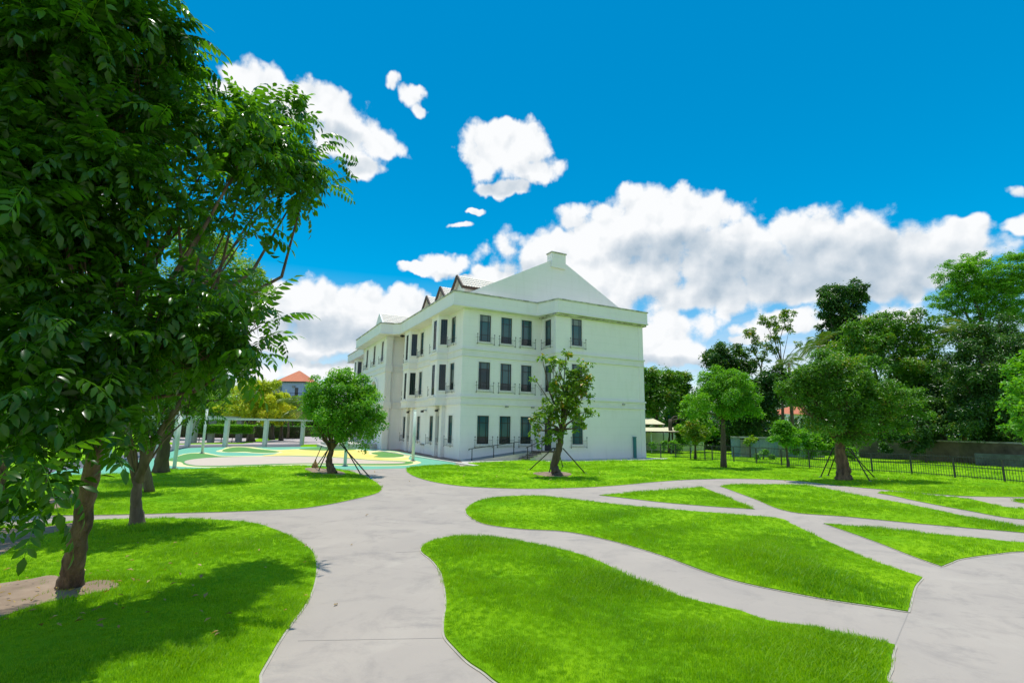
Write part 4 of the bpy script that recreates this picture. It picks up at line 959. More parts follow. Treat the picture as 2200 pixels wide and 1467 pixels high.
def pin_tree(name, label, base, fork, lobes, n, scale, r0, seed, bark='bark_pale', trunk_pts=None, nbig=0, leaf='leaf_near', per=12, extra=None, limb=.5, group=None, crr=(.22, .4)):
    rg = np.random.default_rng(seed); base = Vector(base); base.z = gz(base.x, base.y)-.03; b = np.array(base)
    T = empty(name, base, 0, label, 'tree', group)
    cl = clumps(rg, lobes, per, (.45, 1.), crr); P, D = leaf_points(rg, cl, n, .8)
    keep = np.linalg.norm(P-np.array(CAM), axis=1) > 1.9; P, D = P[keep], D[keep]
    Rm = pin_frames(rg, P, D, scale)
    if nbig:
        dist = np.linalg.norm(P-np.array(CAM), axis=1); fw = np.array(FWD); rt = np.array(RT); uv = np.array(UPV); q = P-np.array(CAM); z = q@fw
        vis = (z > .5) & (np.abs(q@rt/z) < 1.05) & (np.abs(q@uv/z) < .72); dist = np.where(vis, dist, 1e3); order = np.argsort(dist)[:nbig]
        mes = []
        for V, Fc, Tt in PIN:
            for tb in (.05, .3): mes.append(npmesh('leaf', V, Fc.ravel(), 3, M[leaf], np.clip(Tt+tb, 0, 1)))
        for i in order:
            o = link('leaf', mes[int(rg.integers(len(mes)))], T); m = Matrix([list(Rm[i][r]) for r in range(3)]).to_4x4(); m.translation = Vector(P[i]-b); o.matrix_local = m
        mk = np.ones(len(P), bool); mk[order] = False; P, D, Rm = P[mk], D[mk], Rm[mk]
    o = link('crown', pin_mesh('crown', rg, P, Rm, M[leaf], b), T); o['kind'] = 'stuff'
    mb = branch_mesh(rg, (0, 0, 0), Vector(fork)-base, [(Vector(c)-base, r) for c, r in lobes], [(np.array(p)-b, q_, d) for p, q_, d in cl], r0, [Vector(p)-base for p in (trunk_pts or [])], True, 12, limb)
    if extra:
        for pts, rad in extra: mb.tube([Vector(p)-base for p in pts], rad, 8, True)
    mb.build('trunk', M[bark], T, True); return T

# ------------------------------------------------------------------ left hand trees
b = G(147, 1277)
near_lobes = [lob(*q) for q in ((60,60,6.6,150),(210,70,7.2,140),(320,110,7.4,100),(370,190,7.6,75),(100,230,6.6,160),(270,230,7.2,100),(370,310,7.4,90),(50,400,6.2,150),(210,410,6.6,120),(340,410,7.0,80),
 (470,310,8.2,90),(550,290,8.8,80),(625,295,10,68),(672,345,10.8,42),(605,370,9.8,72),(520,390,8.8,84),(648,400,10.6,42),(440,440,7.8,55),(560,455,8.8,46),(485,495,8.0,50),(440,500,7.7,40),
 (40,560,6.0,150),(180,560,6.4,140),(260,570,6.8,95),(425,660,7.0,68),(490,680,7.2,85),(560,700,7.4,48),(530,770,7.3,50),(430,760,7.0,85),(330,720,6.6,120),
 (120,720,5.9,150),(220,790,6.0,95),(60,880,5.4,140),(180,890,5.6,85),(110,1010,5.2,90),(-150,100,6,200),(-160,450,5.6,200),(-180,800,5.2,180),(150,-160,7,200))]
pin_tree('tree', 'large leaning tree with dark drooping pinnate leaves closest to the camera at the left', b, AT(215, 900, 6.9), near_lobes, 6100, 1.24, .145, 11, 'bark', [AT(165, 1180, 7.25), AT(190, 1050, 7.1)], nbig=300, per=17, limb=.38)
b = G(293, 1134)
l2 = [lob(*q) for q in ((250,760,11.5,120),(350,720,12,110),(420,780,12.5,80),(200,860,11,90),(300,860,11.5,70),(160,640,12,120),(420,850,12.5,50))]
pin_tree('tree', 'slender pale tree splitting low into several straight stems on the front left lawn', b, AT(297, 1020, 12), l2, 2200, 1.0, .15, 12, 'bark_pale', [AT(292, 1080, 12)], per=9, extra=[([AT(297, 1030, 12), AT(330, 950, 12), AT(362, 900, 12), AT(395, 850, 12)], [.11, .08, .06, .04]), ([AT(300, 1035, 12), AT(312, 960, 12), AT(320, 860, 12)], [.10, .07, .05]), ([AT(292, 1035, 12), AT(280, 985, 12), AT(278, 900, 12)], [.08, .06, .04]), ([AT(345, 930, 12), AT(385, 880, 11.9), AT(420, 830, 11.8)], [.03, .025, .02])], limb=.3)
b = G(345, 1018)
tree('tree', 'tall dark trunked tree with fresh yellow green crown beside the painted play surface', 'tree', b, AT(375, 860, 23.5), [lob(*q) for q in ((430,560,22,70),(490,590,22.5,70),(440,600,22,60),(400,545,22,55),(530,650,23,45),(470,660,22,70),(400,640,22,80),(540,625,22.5,50),(450,525,22,50),(440,740,23,70),(350,760,22,80),(420,840,24,60),(480,860,24,35))], 26000, .15, 'leaf_fresh', 'bark_dark', .3, 21, per=5, trunk_pts=[AT(355, 940, 24)])
b = G(322, 1062)
tree('tree', 'dark leaning tree half hidden behind the pale multi stemmed tree', 'tree', b, AT(300, 930, 17), [lob(*q) for q in ((260,800,17,90),(320,860,17.5,60),(200,880,17,70),(250,920,17,40))], 9000, .14, 'leaf_dark', 'bark_pale', .13, 22, per=4)
b = G(-8, 1090)
tree('tree', 'reddish trunk rising at the far left edge of the picture under dense leaves', 'tree', b, AT(10, 930, 14.5), [lob(*q) for q in ((-40,800,15,120),(60,860,14,80),(90,930,13.5,60),(30,960,13,50))], 9000, .13, 'leaf_mid', 'bark', .2, 23, per=4)
# round tree by the plaza with several limbs
b = G(714, 1021)
tree('tree', 'round bushy tree with a thick forked trunk held by black props before the play surface', 'tree', b, AT(712, 965, 24.9), [lob(*q) for q in ((735,850,24.6,52),(690,860,24.8,42),(780,870,24.6,40),(735,905,24.4,48),(675,890,25,34),(785,920,24.8,38),(770,840,25,34),(700,828,25,28),(665,868,25.2,24),(800,890,25,26),(755,935,24.6,30),(690,925,25,22),(740,822,25,24))], 22000, .145, 'leaf_bright', 'bark', .20, 31, per=10, limb=.5, crr=(.22, .42), trunk_pts=[AT(706, 990, 24.9)])
b = G(1197, 1026)
tree('tree', 'young crooked tree with sparse yellowing leaves in front of the white facade', 'tree', b, AT(1207, 925, 25), [lob(*q) for q in ((1175,900,24.6,28),(1215,885,24.6,30),(1250,885,25,26),(1190,840,25,26),(1235,830,25,34),(1200,790,25,20),(1185,780,25,16),(1255,790,25,18),(1215,770,25,16),(1150,925,24.7,16),(1165,770,25,11),(1262,840,25,16),(1150,815,25,10),(1225,860,24.8,26),(1165,950,24.6,16),(1190,935,24.5,22),(1150,905,24.6,14),(1240,920,25,16),(1230,805,25,18))], 4300, .19, 'leaf_olive', 'bark_dark', .23, 32, fill=1, per=22, limb=.42, asp=.6, crr=(.22, .36), trunk_pts=[AT(1190, 1000, 25.3), AT(1202, 960, 25.1)], flare=1.5)
b = G(1555, 1007)
tree('tree', 'straight slim tree with feathery bright green crown left of the blue sheet fence', 'tree', b, AT(1553, 900, 32.5), [lob(*q) for q in ((1555,850,32,42),(1515,860,32,34),(1595,855,32.5,36),(1545,815,32.4,32),(1580,820,32,30),(1520,825,32.6,26),(1610,880,32.5,24),(1500,885,32,22),(1560,880,32,34))], 20000, .17, 'leaf_bright', 'bark_dark', .2, 33, per=5, asp=.32, crr=(.3, .45), flare=1.1)
b = G(1494, 988)
tree('tree', 'small rounded tree beside the fence gate near the corner of the building', 'tree', b, AT(1494, 955, 40), [lob(*q) for q in ((1494,915,40,22),(1478,930,40,18),(1510,932,40,18),(1494,940,40,20))], 6000, .19, 'leaf_olive', 'bark_dark', .12, 34, per=2.5, flare=1.1)
b = G(1694, 1008)
tree('tree', 'small thin tree with pale green leaves standing at the fence before the blue sheets', 'tree', b, AT(1690, 965, 33), [lob(*q) for q in ((1680,925,33,24),(1665,940,33,18),(1700,935,33,22),(1690,952,33,16))], 4200, .17, 'leaf_bright', 'bark_dark', .1, 35, per=3.5, flare=1.1)
b = G(1815, 1034)
tree('tree', 'big spreading dark green tree held by four black props on the right lawn', 'tree', b, AT(1803, 945, 25.6), [lob(*q) for q in ((1800,870,25,52),(1745,850,25.4,44),(1710,815,25.6,34),(1770,800,25.6,42),(1830,820,25.6,46),(1880,870,25,46),(1850,915,24.8,40),(1920,850,25.4,38),(1950,880,25.4,34),(1900,910,25,34),(1780,910,24.8,36),(1700,850,25.4,28),(1680,835,25.8,20),(1800,770,26,30),(1860,795,26,34),(1970,850,25.6,24),(1940,920,25.2,22),(1825,940,25,24))], 34000, .15, 'leaf_mid', 'bark', .34, 36, fill=1.4, per=7, limb=.45, crr=(.3, .46), flare=1.3, trunk_pts=[AT(1808, 990, 25.5)])

# black props around the staked trees
def props(x, yb, top, feet, label, extra=None):
    c = G(x, yb); E_ = empty('tree_support', (c.x, c.y, gz(c.x, c.y)), 0, label, 'tree support', 'black metal tree props')
    rgx = MB(); r = .36; hz_ = top
    for k in range(4):
        a = k*math.pi/2+.5; a2 = a+math.pi/2; rgx.bar((r*math.cos(a), r*math.sin(a), hz_), (r*math.cos(a2), r*math.sin(a2), hz_), .035)
    rgx.build('collar', M['iron'], E_)
    for k, (fx, fy) in enumerate(feet):
        f = G(fx, fy)-c; d = Vector((f.x, f.y, 0)); t = d.normalized()*r*1.1; t.z = hz_
        MB().tube([t, (f.x, f.y, .0)], .03, 8).build('pole', M['iron'], E_)
        MB().tube([(f.x, f.y, 0), (f.x, f.y, .05)], .07, 8).build('foot', M['blue'] if (extra == 'blue' and k == 0) else M['grey'], E_)
    return E_
props(714, 1021, 1.55, [(797, 1032), (775, 1023), (684, 1015), (680, 1004)], 'black props around the round tree, one foot blue', 'blue')
props(1197, 1026, 1.35, [(1137, 1014), (1258, 1022), (1209, 1006), (1180, 1020)], 'black props around the crooked young tree before the facade')
props(1815, 1034, 1.6, [(1763, 1029), (1779, 1025), (1870, 1038), (1882, 1032)], 'black props around the big spreading tree on the right')
p = G(676, 1009); br = empty('broom', (p.x, p.y, gz(p.x, p.y)), 0, 'straw broom leaning head down against the props of the round tree', 'broom')
hd = MB(); rb = random.Random(4)
for k in range(46):
    a = rb.uniform(0, 6.28); q = rb.random()**.5; hd.tube([(0, 0, .42), (math.cos(a)*q*.16, math.sin(a)*q*.1, .2), (math.cos(a)*q*.24, math.sin(a)*q*.14, 0)], [.018, .022, .012], 4, False)
hd.build('bristles', M['straw'], br); MB().tube([(0, 0, .38), (.02, 0, .5)], [.05, .03], 8).build('binding', M['straw'], br)
tp = AT(691, 958, 25.6)-Vector((p.x, p.y, gz(p.x, p.y))); MB().tube([(0, 0, .42), tp], .022, 8).build('handle', M['iron'], br)

# ------------------------------------------------------------------ background trees beyond the fence
bgt = 'trees beyond the boundary fence'
def bg(label, base_px, Z, lobes, n, size, leaf, seed, r0=.3, per=4, name='tree', bark='bark_dark', fork=None, group=bgt, **kw):
    b = AT(base_px, 930, Z); b.z = 0; fk = AT(base_px, fork or 900, Z)
    return tree(name, label, 'tree', b, fk, [lob(x, y, Z+dz, r) for x, y, dz, r in lobes], n, size, leaf, bark, r0, seed, group, per, twig=False, flare=1.2, **kw)
bg('dense mid green tree showing just right of the building corner', 1410, 62, [(1400,830,0,40),(1425,820,1,34),(1390,870,0,34),(1430,860,-1,34)], 14000, .38, 'leaf_mid', 51)
bg('mid green tree with upright shoots second from the building corner', 1455, 66, [(1455,835,0,30),(1465,870,0,34),(1448,810,1,18),(1468,815,1,16),(1490,885,-1,28)], 12000, .38, 'leaf_mid', 52)
bg('bright leafy shrub like tree behind the small tree at the gate', 1440, 52, [(1485,890,0,28),(1475,930,0,24),(1510,915,0,28)], 9000, .3, 'leaf_bright', 53)
bg('dark round topped tree rising behind the feathery bright tree', 1560, 58, [(1535,775,0,32),(1565,765,0,34),(1600,780,0,28),(1545,800,0,36),(1590,810,0,34)], 13000, .32, 'leaf_dark', 54)
bg('sparse thin crowned tree left of the other sparse one against the cloud', 1635, 56, [(1612,720,0,15),(1625,745,0,14),(1640,765,0,14),(1605,755,0,9),(1650,735,0,8)], 1300, .30, 'leaf_olive', 55, .16, per=14, fill=1, bark='bark_pale', fork=790)
bg('taller sparse open crowned tree against the cloud', 1680, 55, [(1655,690,0,16),(1690,680,0,17),(1670,720,0,16),(1660,750,0,12),(1695,710,0,12),(1640,685,0,9),(1715,740,0,10)], 2000, .30, 'leaf_olive', 56, .18, per=14, fill=1, bark='bark_pale', fork=790)
bg('dark green tree filling the middle behind the blue sheet fence', 1620, 50, [(1600,860,0,44),(1625,880,0,40),(1660,835,0,40),(1610,920,0,36),(1580,910,0,34),(1650,820,0,36)], 24000, .3, 'leaf_dark', 57, .4)
bg('tall narrow dark tree standing above the right hand wood', 1805, 58, [(1800,640,0,34),(1835,630,0,26),(1780,670,0,28),(1820,680,0,34),(1790,720,0,32),(1830,730,0,34),(1852,650,0,14),(1775,640,0,12)], 18000, .34, 'leaf_dark', 58, .35, per=5, fork=800)
bg('mid green broad tree forming the front of the right hand wood', 1900, 48, [(1850,720,0,48),(1900,710,0,46),(1950,720,0,44),(1880,770,-1,52),(1940,780,-1,50),(1990,750,0,40),(1830,770,0,40),(2000,820,0,44),(1960,850,-1,46)], 34000, .28, 'leaf_mid', 59, .5, per=4)
bg('dark shaded tree behind the old wall on the right', 2020, 44, [(2010,900,-2,46),(1960,915,-3,40),(2060,890,-2,50),(2110,920,-3,46),(1900,920,-3,36),(2030,840,0,44),(2160,915,-5,44),(2220,915,-6,44)], 34000, .26, 'leaf_dark', 60, .5)
bg('glossy very dark tree filling the right edge above the old wall', 2140, 40, [(2100,760,0,56),(2160,750,0,56),(2200,790,0,60),(2130,820,-1,60),(2090,850,0,50),(2190,870,-1,56),(2250,780,0,60),(2060,800,0,40),(2250,900,0,60),(2180,720,1,40),(2080,900,-1,50)], 52000, .22, 'leaf_dark', 61, .5, per=4)
bg('tall light green rain tree with layered crown at the top right', 2115, 50, [(2050,590,0,34),(2100,580,0,36),(2150,595,0,38),(2200,610,0,40),(2040,640,0,34),(2090,640,0,40),(2150,650,0,42),(2060,690,0,26),(2210,670,0,36),(2110,690,0,22),(2260,620,0,50),(2030,660,0,18),(2160,680,0,36),(2080,610,0,36),(2190,570,0,36),(2130,615,0,36)], 46000, .24, 'leaf_bright', 62, .5, per=6, flat=.42, asp=.3, fork=770, limb=.35)
bg('low dark undergrowth tree directly behind the old arched house', 1760, 64, [(1740,825,0,38),(1800,850,0,40),(1700,830,0,34),(1830,880,0,44),(1770,820,0,40)], 16000, .36, 'leaf_dark', 63, .3)
b = G(2300, 1030); 
tree('tree', 'bright leaved tree reaching in from the right edge of the picture', 'tree', b, AT(2290, 940, 21), [lob(x, y, Z, r) for x, y, Z, r in ((2200,840,20.5,34),(2190,890,20,34),(2165,860,20.3,20),(2210,925,20,30),(2240,860,21,60),(2290,800,21,80),(2178,830,20.5,18),(2300,900,21,70))], 9000, .2, 'leaf_bright', 'bark', .2, 64, per=6, asp=.5)
# shrubs
def shrub(label, px, py, Z, lobes, n, size, leaf, seed):
    b = AT(px, py, Z); b.z = 0; tree('shrub', label, 'shrub', b, AT(px, py-10, Z), [lob(x, y, Z, r) for x, y, r in lobes], n, size, leaf, 'bark_dark', .06, seed, 'shrubs beyond the boundary fence', 3, twig=False, limb=.5)
shrub('bright green shrub in front of the old arched house', 1740, 970, 42, [(1715,945,18),(1745,955,24),(1775,950,26),(1700,955,18),(1740,972,22),(1795,960,22),(1820,965,20)], 9000, .24, 'leaf_bright', 71)
shrub('small yellow green shrub growing over the top of the blue sheets', 1610, 950, 43.5, [(1608,950,9),(1618,945,7)], 500, .24, 'leaf_fresh', 72)
shrub('leafy weeds growing up against the blue sheet fence', 1640, 985, 41, [(1640,972,9),(1625,980,7),(1655,980,8)], 900, .2, 'leaf_bright', 73)
shrub('low green shrubs below the cream shed roof', 1440, 960, 50, [(1405,955,9),(1425,958,8),(1445,955,10),(1460,960,9)], 2400, .2, 'leaf_bright', 74)
shrub('dark shrub climbing the old wall right of the big spreading tree', 1985, 960, 40, [(1990,950,16),(1970,965,12),(1900,962,12)], 2500, .22, 'leaf_dark', 75)

def wood(label, pts, n, hmin, hmax, seed, leaf):
    rg = np.random.default_rng(seed); V = []; P = [np.array((p.x, p.y, 0)) for p in pts]; seg = rg.integers(len(P)-1, size=n); t = rg.random(n)[:, None]; A = np.array(P)
    q = A[seg]*(1-t)+A[seg+1]*t; s = seg+t[:, 0]; top = hmin+(hmax-hmin)*(.5+.28*np.sin(s*5.1+seed)+.22*np.sin(s*13.7+1)); q[:, 2] = top*rg.random(n)**.6; q += rg.normal(size=q.shape)*np.array([2.2, 2.2, .35])
    V, Fv, tt = simple_leaves(rg, q, nrm(rg.normal(size=(n, 3))+np.array([0, -.5, .3])), .55, .55); o = link('distant_trees', npmesh('distant_trees', V, Fv, 3, M[leaf], tt)); o['kind'] = 'stuff'; tag(o, label, 'trees')
wood('dense dark wood closing the view beyond the right hand trees', [AT(x, 930, Z) for x, Z in ((1330, 95), (1500, 112), (1700, 122), (1850, 105), (2000, 74), (2150, 62), (2300, 54), (2500, 46))], 75000, 9, 13, 1, 'leaf_dark')
wood('far belt of trees behind the pergola and the road', [AT(x, 930, Z) for x, Z in ((-100, 60), (100, 80), (300, 96), (450, 104), (600, 112), (750, 118), (900, 118))], 40000, 4.5, 7.5, 2, 'leaf_mid')
wood('dark undergrowth between the trunks behind the shed and the sheet fence', [AT(x, 930, Z) for x, Z in ((1370, 72), (1450, 70), (1560, 62), (1670, 58))], 26000, 3.0, 4.6, 3, 'leaf_dark')
wood('low dark undergrowth below the old arched house', [AT(x, 930, Z) for x, Z in ((1670, 58), (1760, 56), (1900, 54), (2050, 50))], 9000, 1.2, 2.0, 4, 'leaf_dark')
# palms
def palm(label, base, top, nf, L, seed, group=None):
    rg = np.random.default_rng(seed); rr = random.Random(seed); base = Vector(base); base.z = 0; T = empty('palm_tree', base, 0, label, 'palm', group); tp = Vector(top)-base
    MB().tube([(0, 0, -.05), tp*.33+Vector((.1, 0, 0)), tp*.66, tp], [.22, .17, .15, .13], 9, True, .05, rr).build('trunk', M['bark_pale'], T, True)
    for k in range(nf):
        a = 2*math.pi*k/nf+rr.uniform(-.2, .2); el = rr.uniform(.1, 1.25); d = np.array([math.cos(a)*math.cos(el), math.sin(a)*math.cos(el), math.sin(el)]); p = np.array(tp); V = []; Fc = []; t = []
        n = 26; pts = []
        for j in range(n): pts.append(p.copy()); d = d+np.array([0, 0, -.075]); d = nrm(d); p = p+d*L/n
        for j in range(2, n-1):
            tt = nrm(pts[j+1]-pts[j-1]); side = nrm(np.cross(tt, [0, 0, 1.])); ll = L*.26*math.sin(math.pi*(j/n)**.7)+.12
            for s in (-1, 1):
                ax = nrm(side*s+tt*.6+np.array([0, 0, -.35+rg.normal()*.15])); q = pts[j]; w = tt*.022*L/3
                i = len(V); V += [q-w, q+w, q+ax*ll*.6+w*.8+np.array([0, 0, -.03]), q+ax*ll+np.array([0, 0, -.2*ll])]; Fc += [i, i+1, i+2, i, i+2, i+3]; c = rg.random(); t += [c, c]
        for j in range(n-1):
            i = len(V); w = np.array([0, 0, .02]); V += [pts[j]-w, pts[j+1]-w, pts[j+1]+w]; Fc += [i, i+1, i+2]; t += [.8]
        link('frond', npmesh('frond', np.array(V), np.array(Fc), 3, M['leaf_palm'], np.array(t)), T)
    return T
b = AT(1765, 930, 52); palm('green coconut palm head showing above the big spreading tree', b, AT(1758, 745, 52), 16, 3.2, 81)
b = AT(2065, 930, 46); palm('pale coconut palm in front of the light green rain tree', b, AT(2062, 725, 46), 15, 3.4, 82)
b = AT(1700, 930, 50); palm('dark short palm head beside the taller sparse tree', b, AT(1695, 780, 50), 12, 2.2, 83)
b = AT(650, 935, 66); palm('feathery palm behind the round tree left of the building', b, AT(648, 880, 66), 16, 4.0, 84)
b = AT(618, 938, 78); palm('second feathery palm in the row beside the far road', b, AT(620, 885, 78), 14, 3.6, 85)

# left background
lg = 'trees behind the pergola'
bg('golden leaved round tree behind the middle of the pergola', 540, 66, [(520,850,0,34),(555,845,0,36),(585,865,0,30),(500,875,0,28),(540,875,-1,36),(575,885,-1,26)], 20000, .3, 'leaf_yellow', 91, .5, per=3, fork=915, group=lg, bark='bark_pale')
bg('golden green tree right of the other golden tree', 605, 70, [(600,860,0,24),(618,880,0,22),(600,885,0,24),(625,890,0,16)], 9000, .3, 'leaf_yellow', 92, .3, per=3, fork=915, group=lg)
bg('dark green tree left of the golden trees behind the pergola', 450, 70, [(430,860,0,44),(460,880,0,36),(400,880,0,40),(480,870,0,24),(440,830,0,34),(360,870,0,44),(300,850,0,50)], 22000, .34, 'leaf_mid', 93, .4, per=3, fork=915, group=lg)
bg('dark trees closing the end of the far road', 680, 100, [(640,905,0,22),(670,900,0,24),(700,905,0,24),(730,905,0,22),(600,910,0,20)], 12000, .45, 'leaf_dark', 94, .4, per=2, fork=920, group=lg)
for k, (x, Z) in enumerate(((585, 74), (628, 86))):
    bg(('dark trunked tree with low crown beside the far road', 'smaller dark trunked tree deeper along the far road')[k], x, Z, [(x-8, 900, 0, 16), (x+9, 898, 0, 15), (x, 886, 0, 16)], 4500, .32, ('leaf_olive', 'leaf_mid')[k], 95+k, .4, per=2, fork=915, group=lg)
# clipped hedge: leafy box
def hedge(label, p0, p1, h, th, n, z0=0., seed=0, leaf='leaf_bright'):
    rg = np.random.default_rng(seed); a = np.array(p0); b = np.array(p1); t = nrm(b-a); s = np.array([-t[1], t[0], 0]); L = np.linalg.norm(b-a); E_ = empty('hedge', tuple(a), 0, label, 'hedge')
    P = (rg.random((n, 1))*L*t+(rg.random((n, 1))-.5)*th*s); P[:, 2] = z0+rg.random(n)*(h-z0)
    f = rg.random(n); P = np.where((f < .45)[:, None], P-s*((P@s)[:, None]+th/2*np.sign(1)), P); P[f > .7, 2] = h
    P = P+rg.normal(size=P.shape)*.04; V, Fv, tt = simple_leaves(rg, P, np.tile(np.array([0, 0, 1.]), (n, 1)), .16, .5); link('foliage', npmesh('foliage', V, Fv, 3, M[leaf], tt), E_)
    m = MB(); c = [Vector(a-a)+Vector(s)*th*.35, Vector(b-a)+Vector(s)*th*.35, Vector(b-a)-Vector(s)*th*.35, Vector(-s)*th*.35]
    m.prism([(q.x, q.y) for q in c], z0+.1 if z0 else .0, h-.08)
    for k in range(int(L/1.2)):
        q = Vector(t)*k*1.2; m.bar(q, q+Vector((0, 0, z0+.3)), .06)
    m.build('inner_twigs', M['bark_dark'], E_); return E_
a = AT(405, 935, 60); c = AT(545, 935, 62); a.z = c.z = 0
hedge('clipped raised hedge on thin stems behind the pergola', a, c, 2.1, 1.2, 9000, 1.1, 5)
sheet('road', [G(380,952).xy, G(520,950).xy, G(590,933).xy, G(600,926).xy, G(380,928).xy, G(300,935).xy], -.012, M['road'])
a = AT(360, 935, 78); c = AT(650, 935, 80); a.z = c.z = 0
hedge('dark low hedge in shade behind the golden trees', a, c, 1.9, 1.6, 14000, .0, 7, 'leaf_dark')
a = AT(600, 935, 92); c = AT(760, 935, 92); a.z = c.z = 0
hedge('low bright hedge closing the far end of the road', a, c, 1.9, 1.2, 5000, .0, 6)

# far orange roofed building
fb = AT(620, 905, 120); fb.z = 0
FB = empty('far_building', fb, -.05, 'pale blue flats with an orange hipped roof seen above the golden trees', 'building')
mb = MB(); mb.box(-3.2, 4.0, -2, 6, 0, 12.2); mb.build('wall', M['bluewall'], FB)
MB().box(-5.0, -3.2, 0, 6, 0, 11.2).build('side_wall', M['bluewall'], FB); MB().box(4.0, 9.0, 1, 6, 0, 11.2).build('side_wall', M['grey'], FB)
MB().add([(-3.0, -2.4, 12.3), (4.4, -2.4, 12.3), (4.4, 6.4, 12.3), (-3.0, 6.4, 12.3), (.7, 1.6, 15.3), (.7, 2.4, 15.3)], [(0, 1, 4), (1, 2, 5, 4), (2, 3, 5), (3, 0, 4, 5), (0, 3, 2, 1)]).build('roof', M['orange_roof'], FB)
MB().box(-3.9, 4.7, -2.5, 6.5, 12.1, 12.3).build('eaves', M['frame'], FB)
for z in (5.0, 8.4):
    o = MB().box(1.0, 4.4, -3.0, -2, z, z+.25).build('balcony', M['trim'], FB); r_ = MB(); r_.bar((1.0, -2.95, z+1.1), (4.4, -2.95, z+1.1), .08)
    for k in range(10): r_.bar((1.0+k*.37, -2.95, z+.25), (1.0+k*.37, -2.95, z+1.1), .04)
    r_.build('railing', M['iron'], o)
    for x in (1.9,): MB().box(x, x+.8, -2.05, -1.98, z+.25, z+2.4).build('window', M['glass'], FB)
MB().box(-2.9, -1.4, -2.06, -1.98, 9.2, 11.2).build('window', M['glass2'], FB); MB().box(1.3, 1.9, -2.4, -2.0, 10.8, 11.3).build('air_conditioner', M['grey'], FB)

# ------------------------------------------------------------------ right background: shed roof, wall, old house, sheets
sb = AT(1410, 935, 54); sb.z = 0
SH = empty('shed', sb, -.1, 'open shed with two stepped cream sheet roofs beside the building corner', 'shed')
MB().add([(-6, -3, 2.2), (3.3, -3, 2.2), (2.2, 1.5, 2.62), (-6, 1.5, 2.62)], [(0, 1, 2, 3)]).add([(-6, -3, 2.1), (3.3, -3, 2.1), (2.2, 1.5, 2.52), (-6, 1.5, 2.52)], [(3, 2, 1, 0)]).build('lower_roof', M['yellowroof'], SH)
MB().add([(-6, 1.0, 2.95), (1.2, 1.0, 2.95), (.6, 5, 3.65), (-6, 5, 3.65)], [(0, 1, 2, 3)]).add([(-6, 1.0, 2.85), (1.2, 1.0, 2.85), (.6, 5, 3.55), (-6, 5, 3.55)], [(3, 2, 1, 0)]).build('upper_roof', M['yellowroof'], SH)
for x in (-5, -3, -1, 1, 3): MB().bar((x, -2.6, 0), (x, -2.6, 2.12), .09).build('post', M['pergola'], SH); MB().bar((x, 1.2, 0), (x, 1.2, 2.5 if x > 1 else 2.9), .1).build('post', M['grey'], SH)
MB().box(-6, 6, 3.6, 3.8, 0, 2.0).build('back_wall', M['trim'], SH)
# old boundary wall
def longwall(label, pts, h, m, cat='wall', name='wall', cap=None, th=.25):
    P_ = [Vector((p.x, p.y, 0)) for p in pts]; E_ = empty(name, P_[0], 0, label, cat)
    for a, b in zip(P_[:-1], P_[1:]):
        mb = MB(); mb.bar(a-P_[0]+Vector((0, 0, h/2-.05)), b-P_[0]+Vector((0, 0, h/2-.05)), th, h+.1); mb.build('panel', m, E_)
        if cap: MB().bar(a-P_[0]+Vector((0, 0, h+.06)), b-P_[0]+Vector((0, 0, h+.06)), th+.12, .12).build('cap', cap, E_)
    return E_
longwall('stained old boundary wall with a pale cap behind the right part of the fence', [AT(x, 950, Z) for x, Z in ((1835, 47), (1940, 44), (2060, 41), (2200, 37), (2400, 33))], 1.75, M['oldwall'], cap=M['coping'])
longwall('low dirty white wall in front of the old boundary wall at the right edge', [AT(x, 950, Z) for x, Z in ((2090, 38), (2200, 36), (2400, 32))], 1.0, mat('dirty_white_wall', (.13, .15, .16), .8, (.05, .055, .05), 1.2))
# corrugated blue sheets
cs = AT(1570, 950, 44); ce = AT(1770, 950, 45); cs.z = ce.z = 0
BF = empty('sheet_fence', cs, 0, 'faded blue and grey corrugated sheet fence behind the picket fence', 'fence'); dvec = ce-cs; nsh = 10
for k in range(nsh):
    mb = MB(); m = 12; a = dvec*(k/nsh); b = dvec*((k+.985)/nsh); hh = 1.75-.1*(k % 3)-(.25 if k > 9 else 0)
    side = Vector((-dvec.y, dvec.x, 0)).normalized()
    for i in range(m):
        p = a.lerp(b, i/m)+side*(.04*(i % 2)); q = a.lerp(b, (i+1)/m)+side*(.04*((i+1) % 2)); mb.quad(p, q, q+Vector((0, 0, hh)), p+Vector((0, 0, hh)))
    mb.build('sheet', M['bluefence'] if k % 4 != 1 else M['grey'], BF)
mb = MB(); mb.bar(Vector((0, -.1, 1.85)), dvec*.6+Vector((0, -.1, 1.8)), .12, .14); mb.build('top_rail', M['coping'], BF)
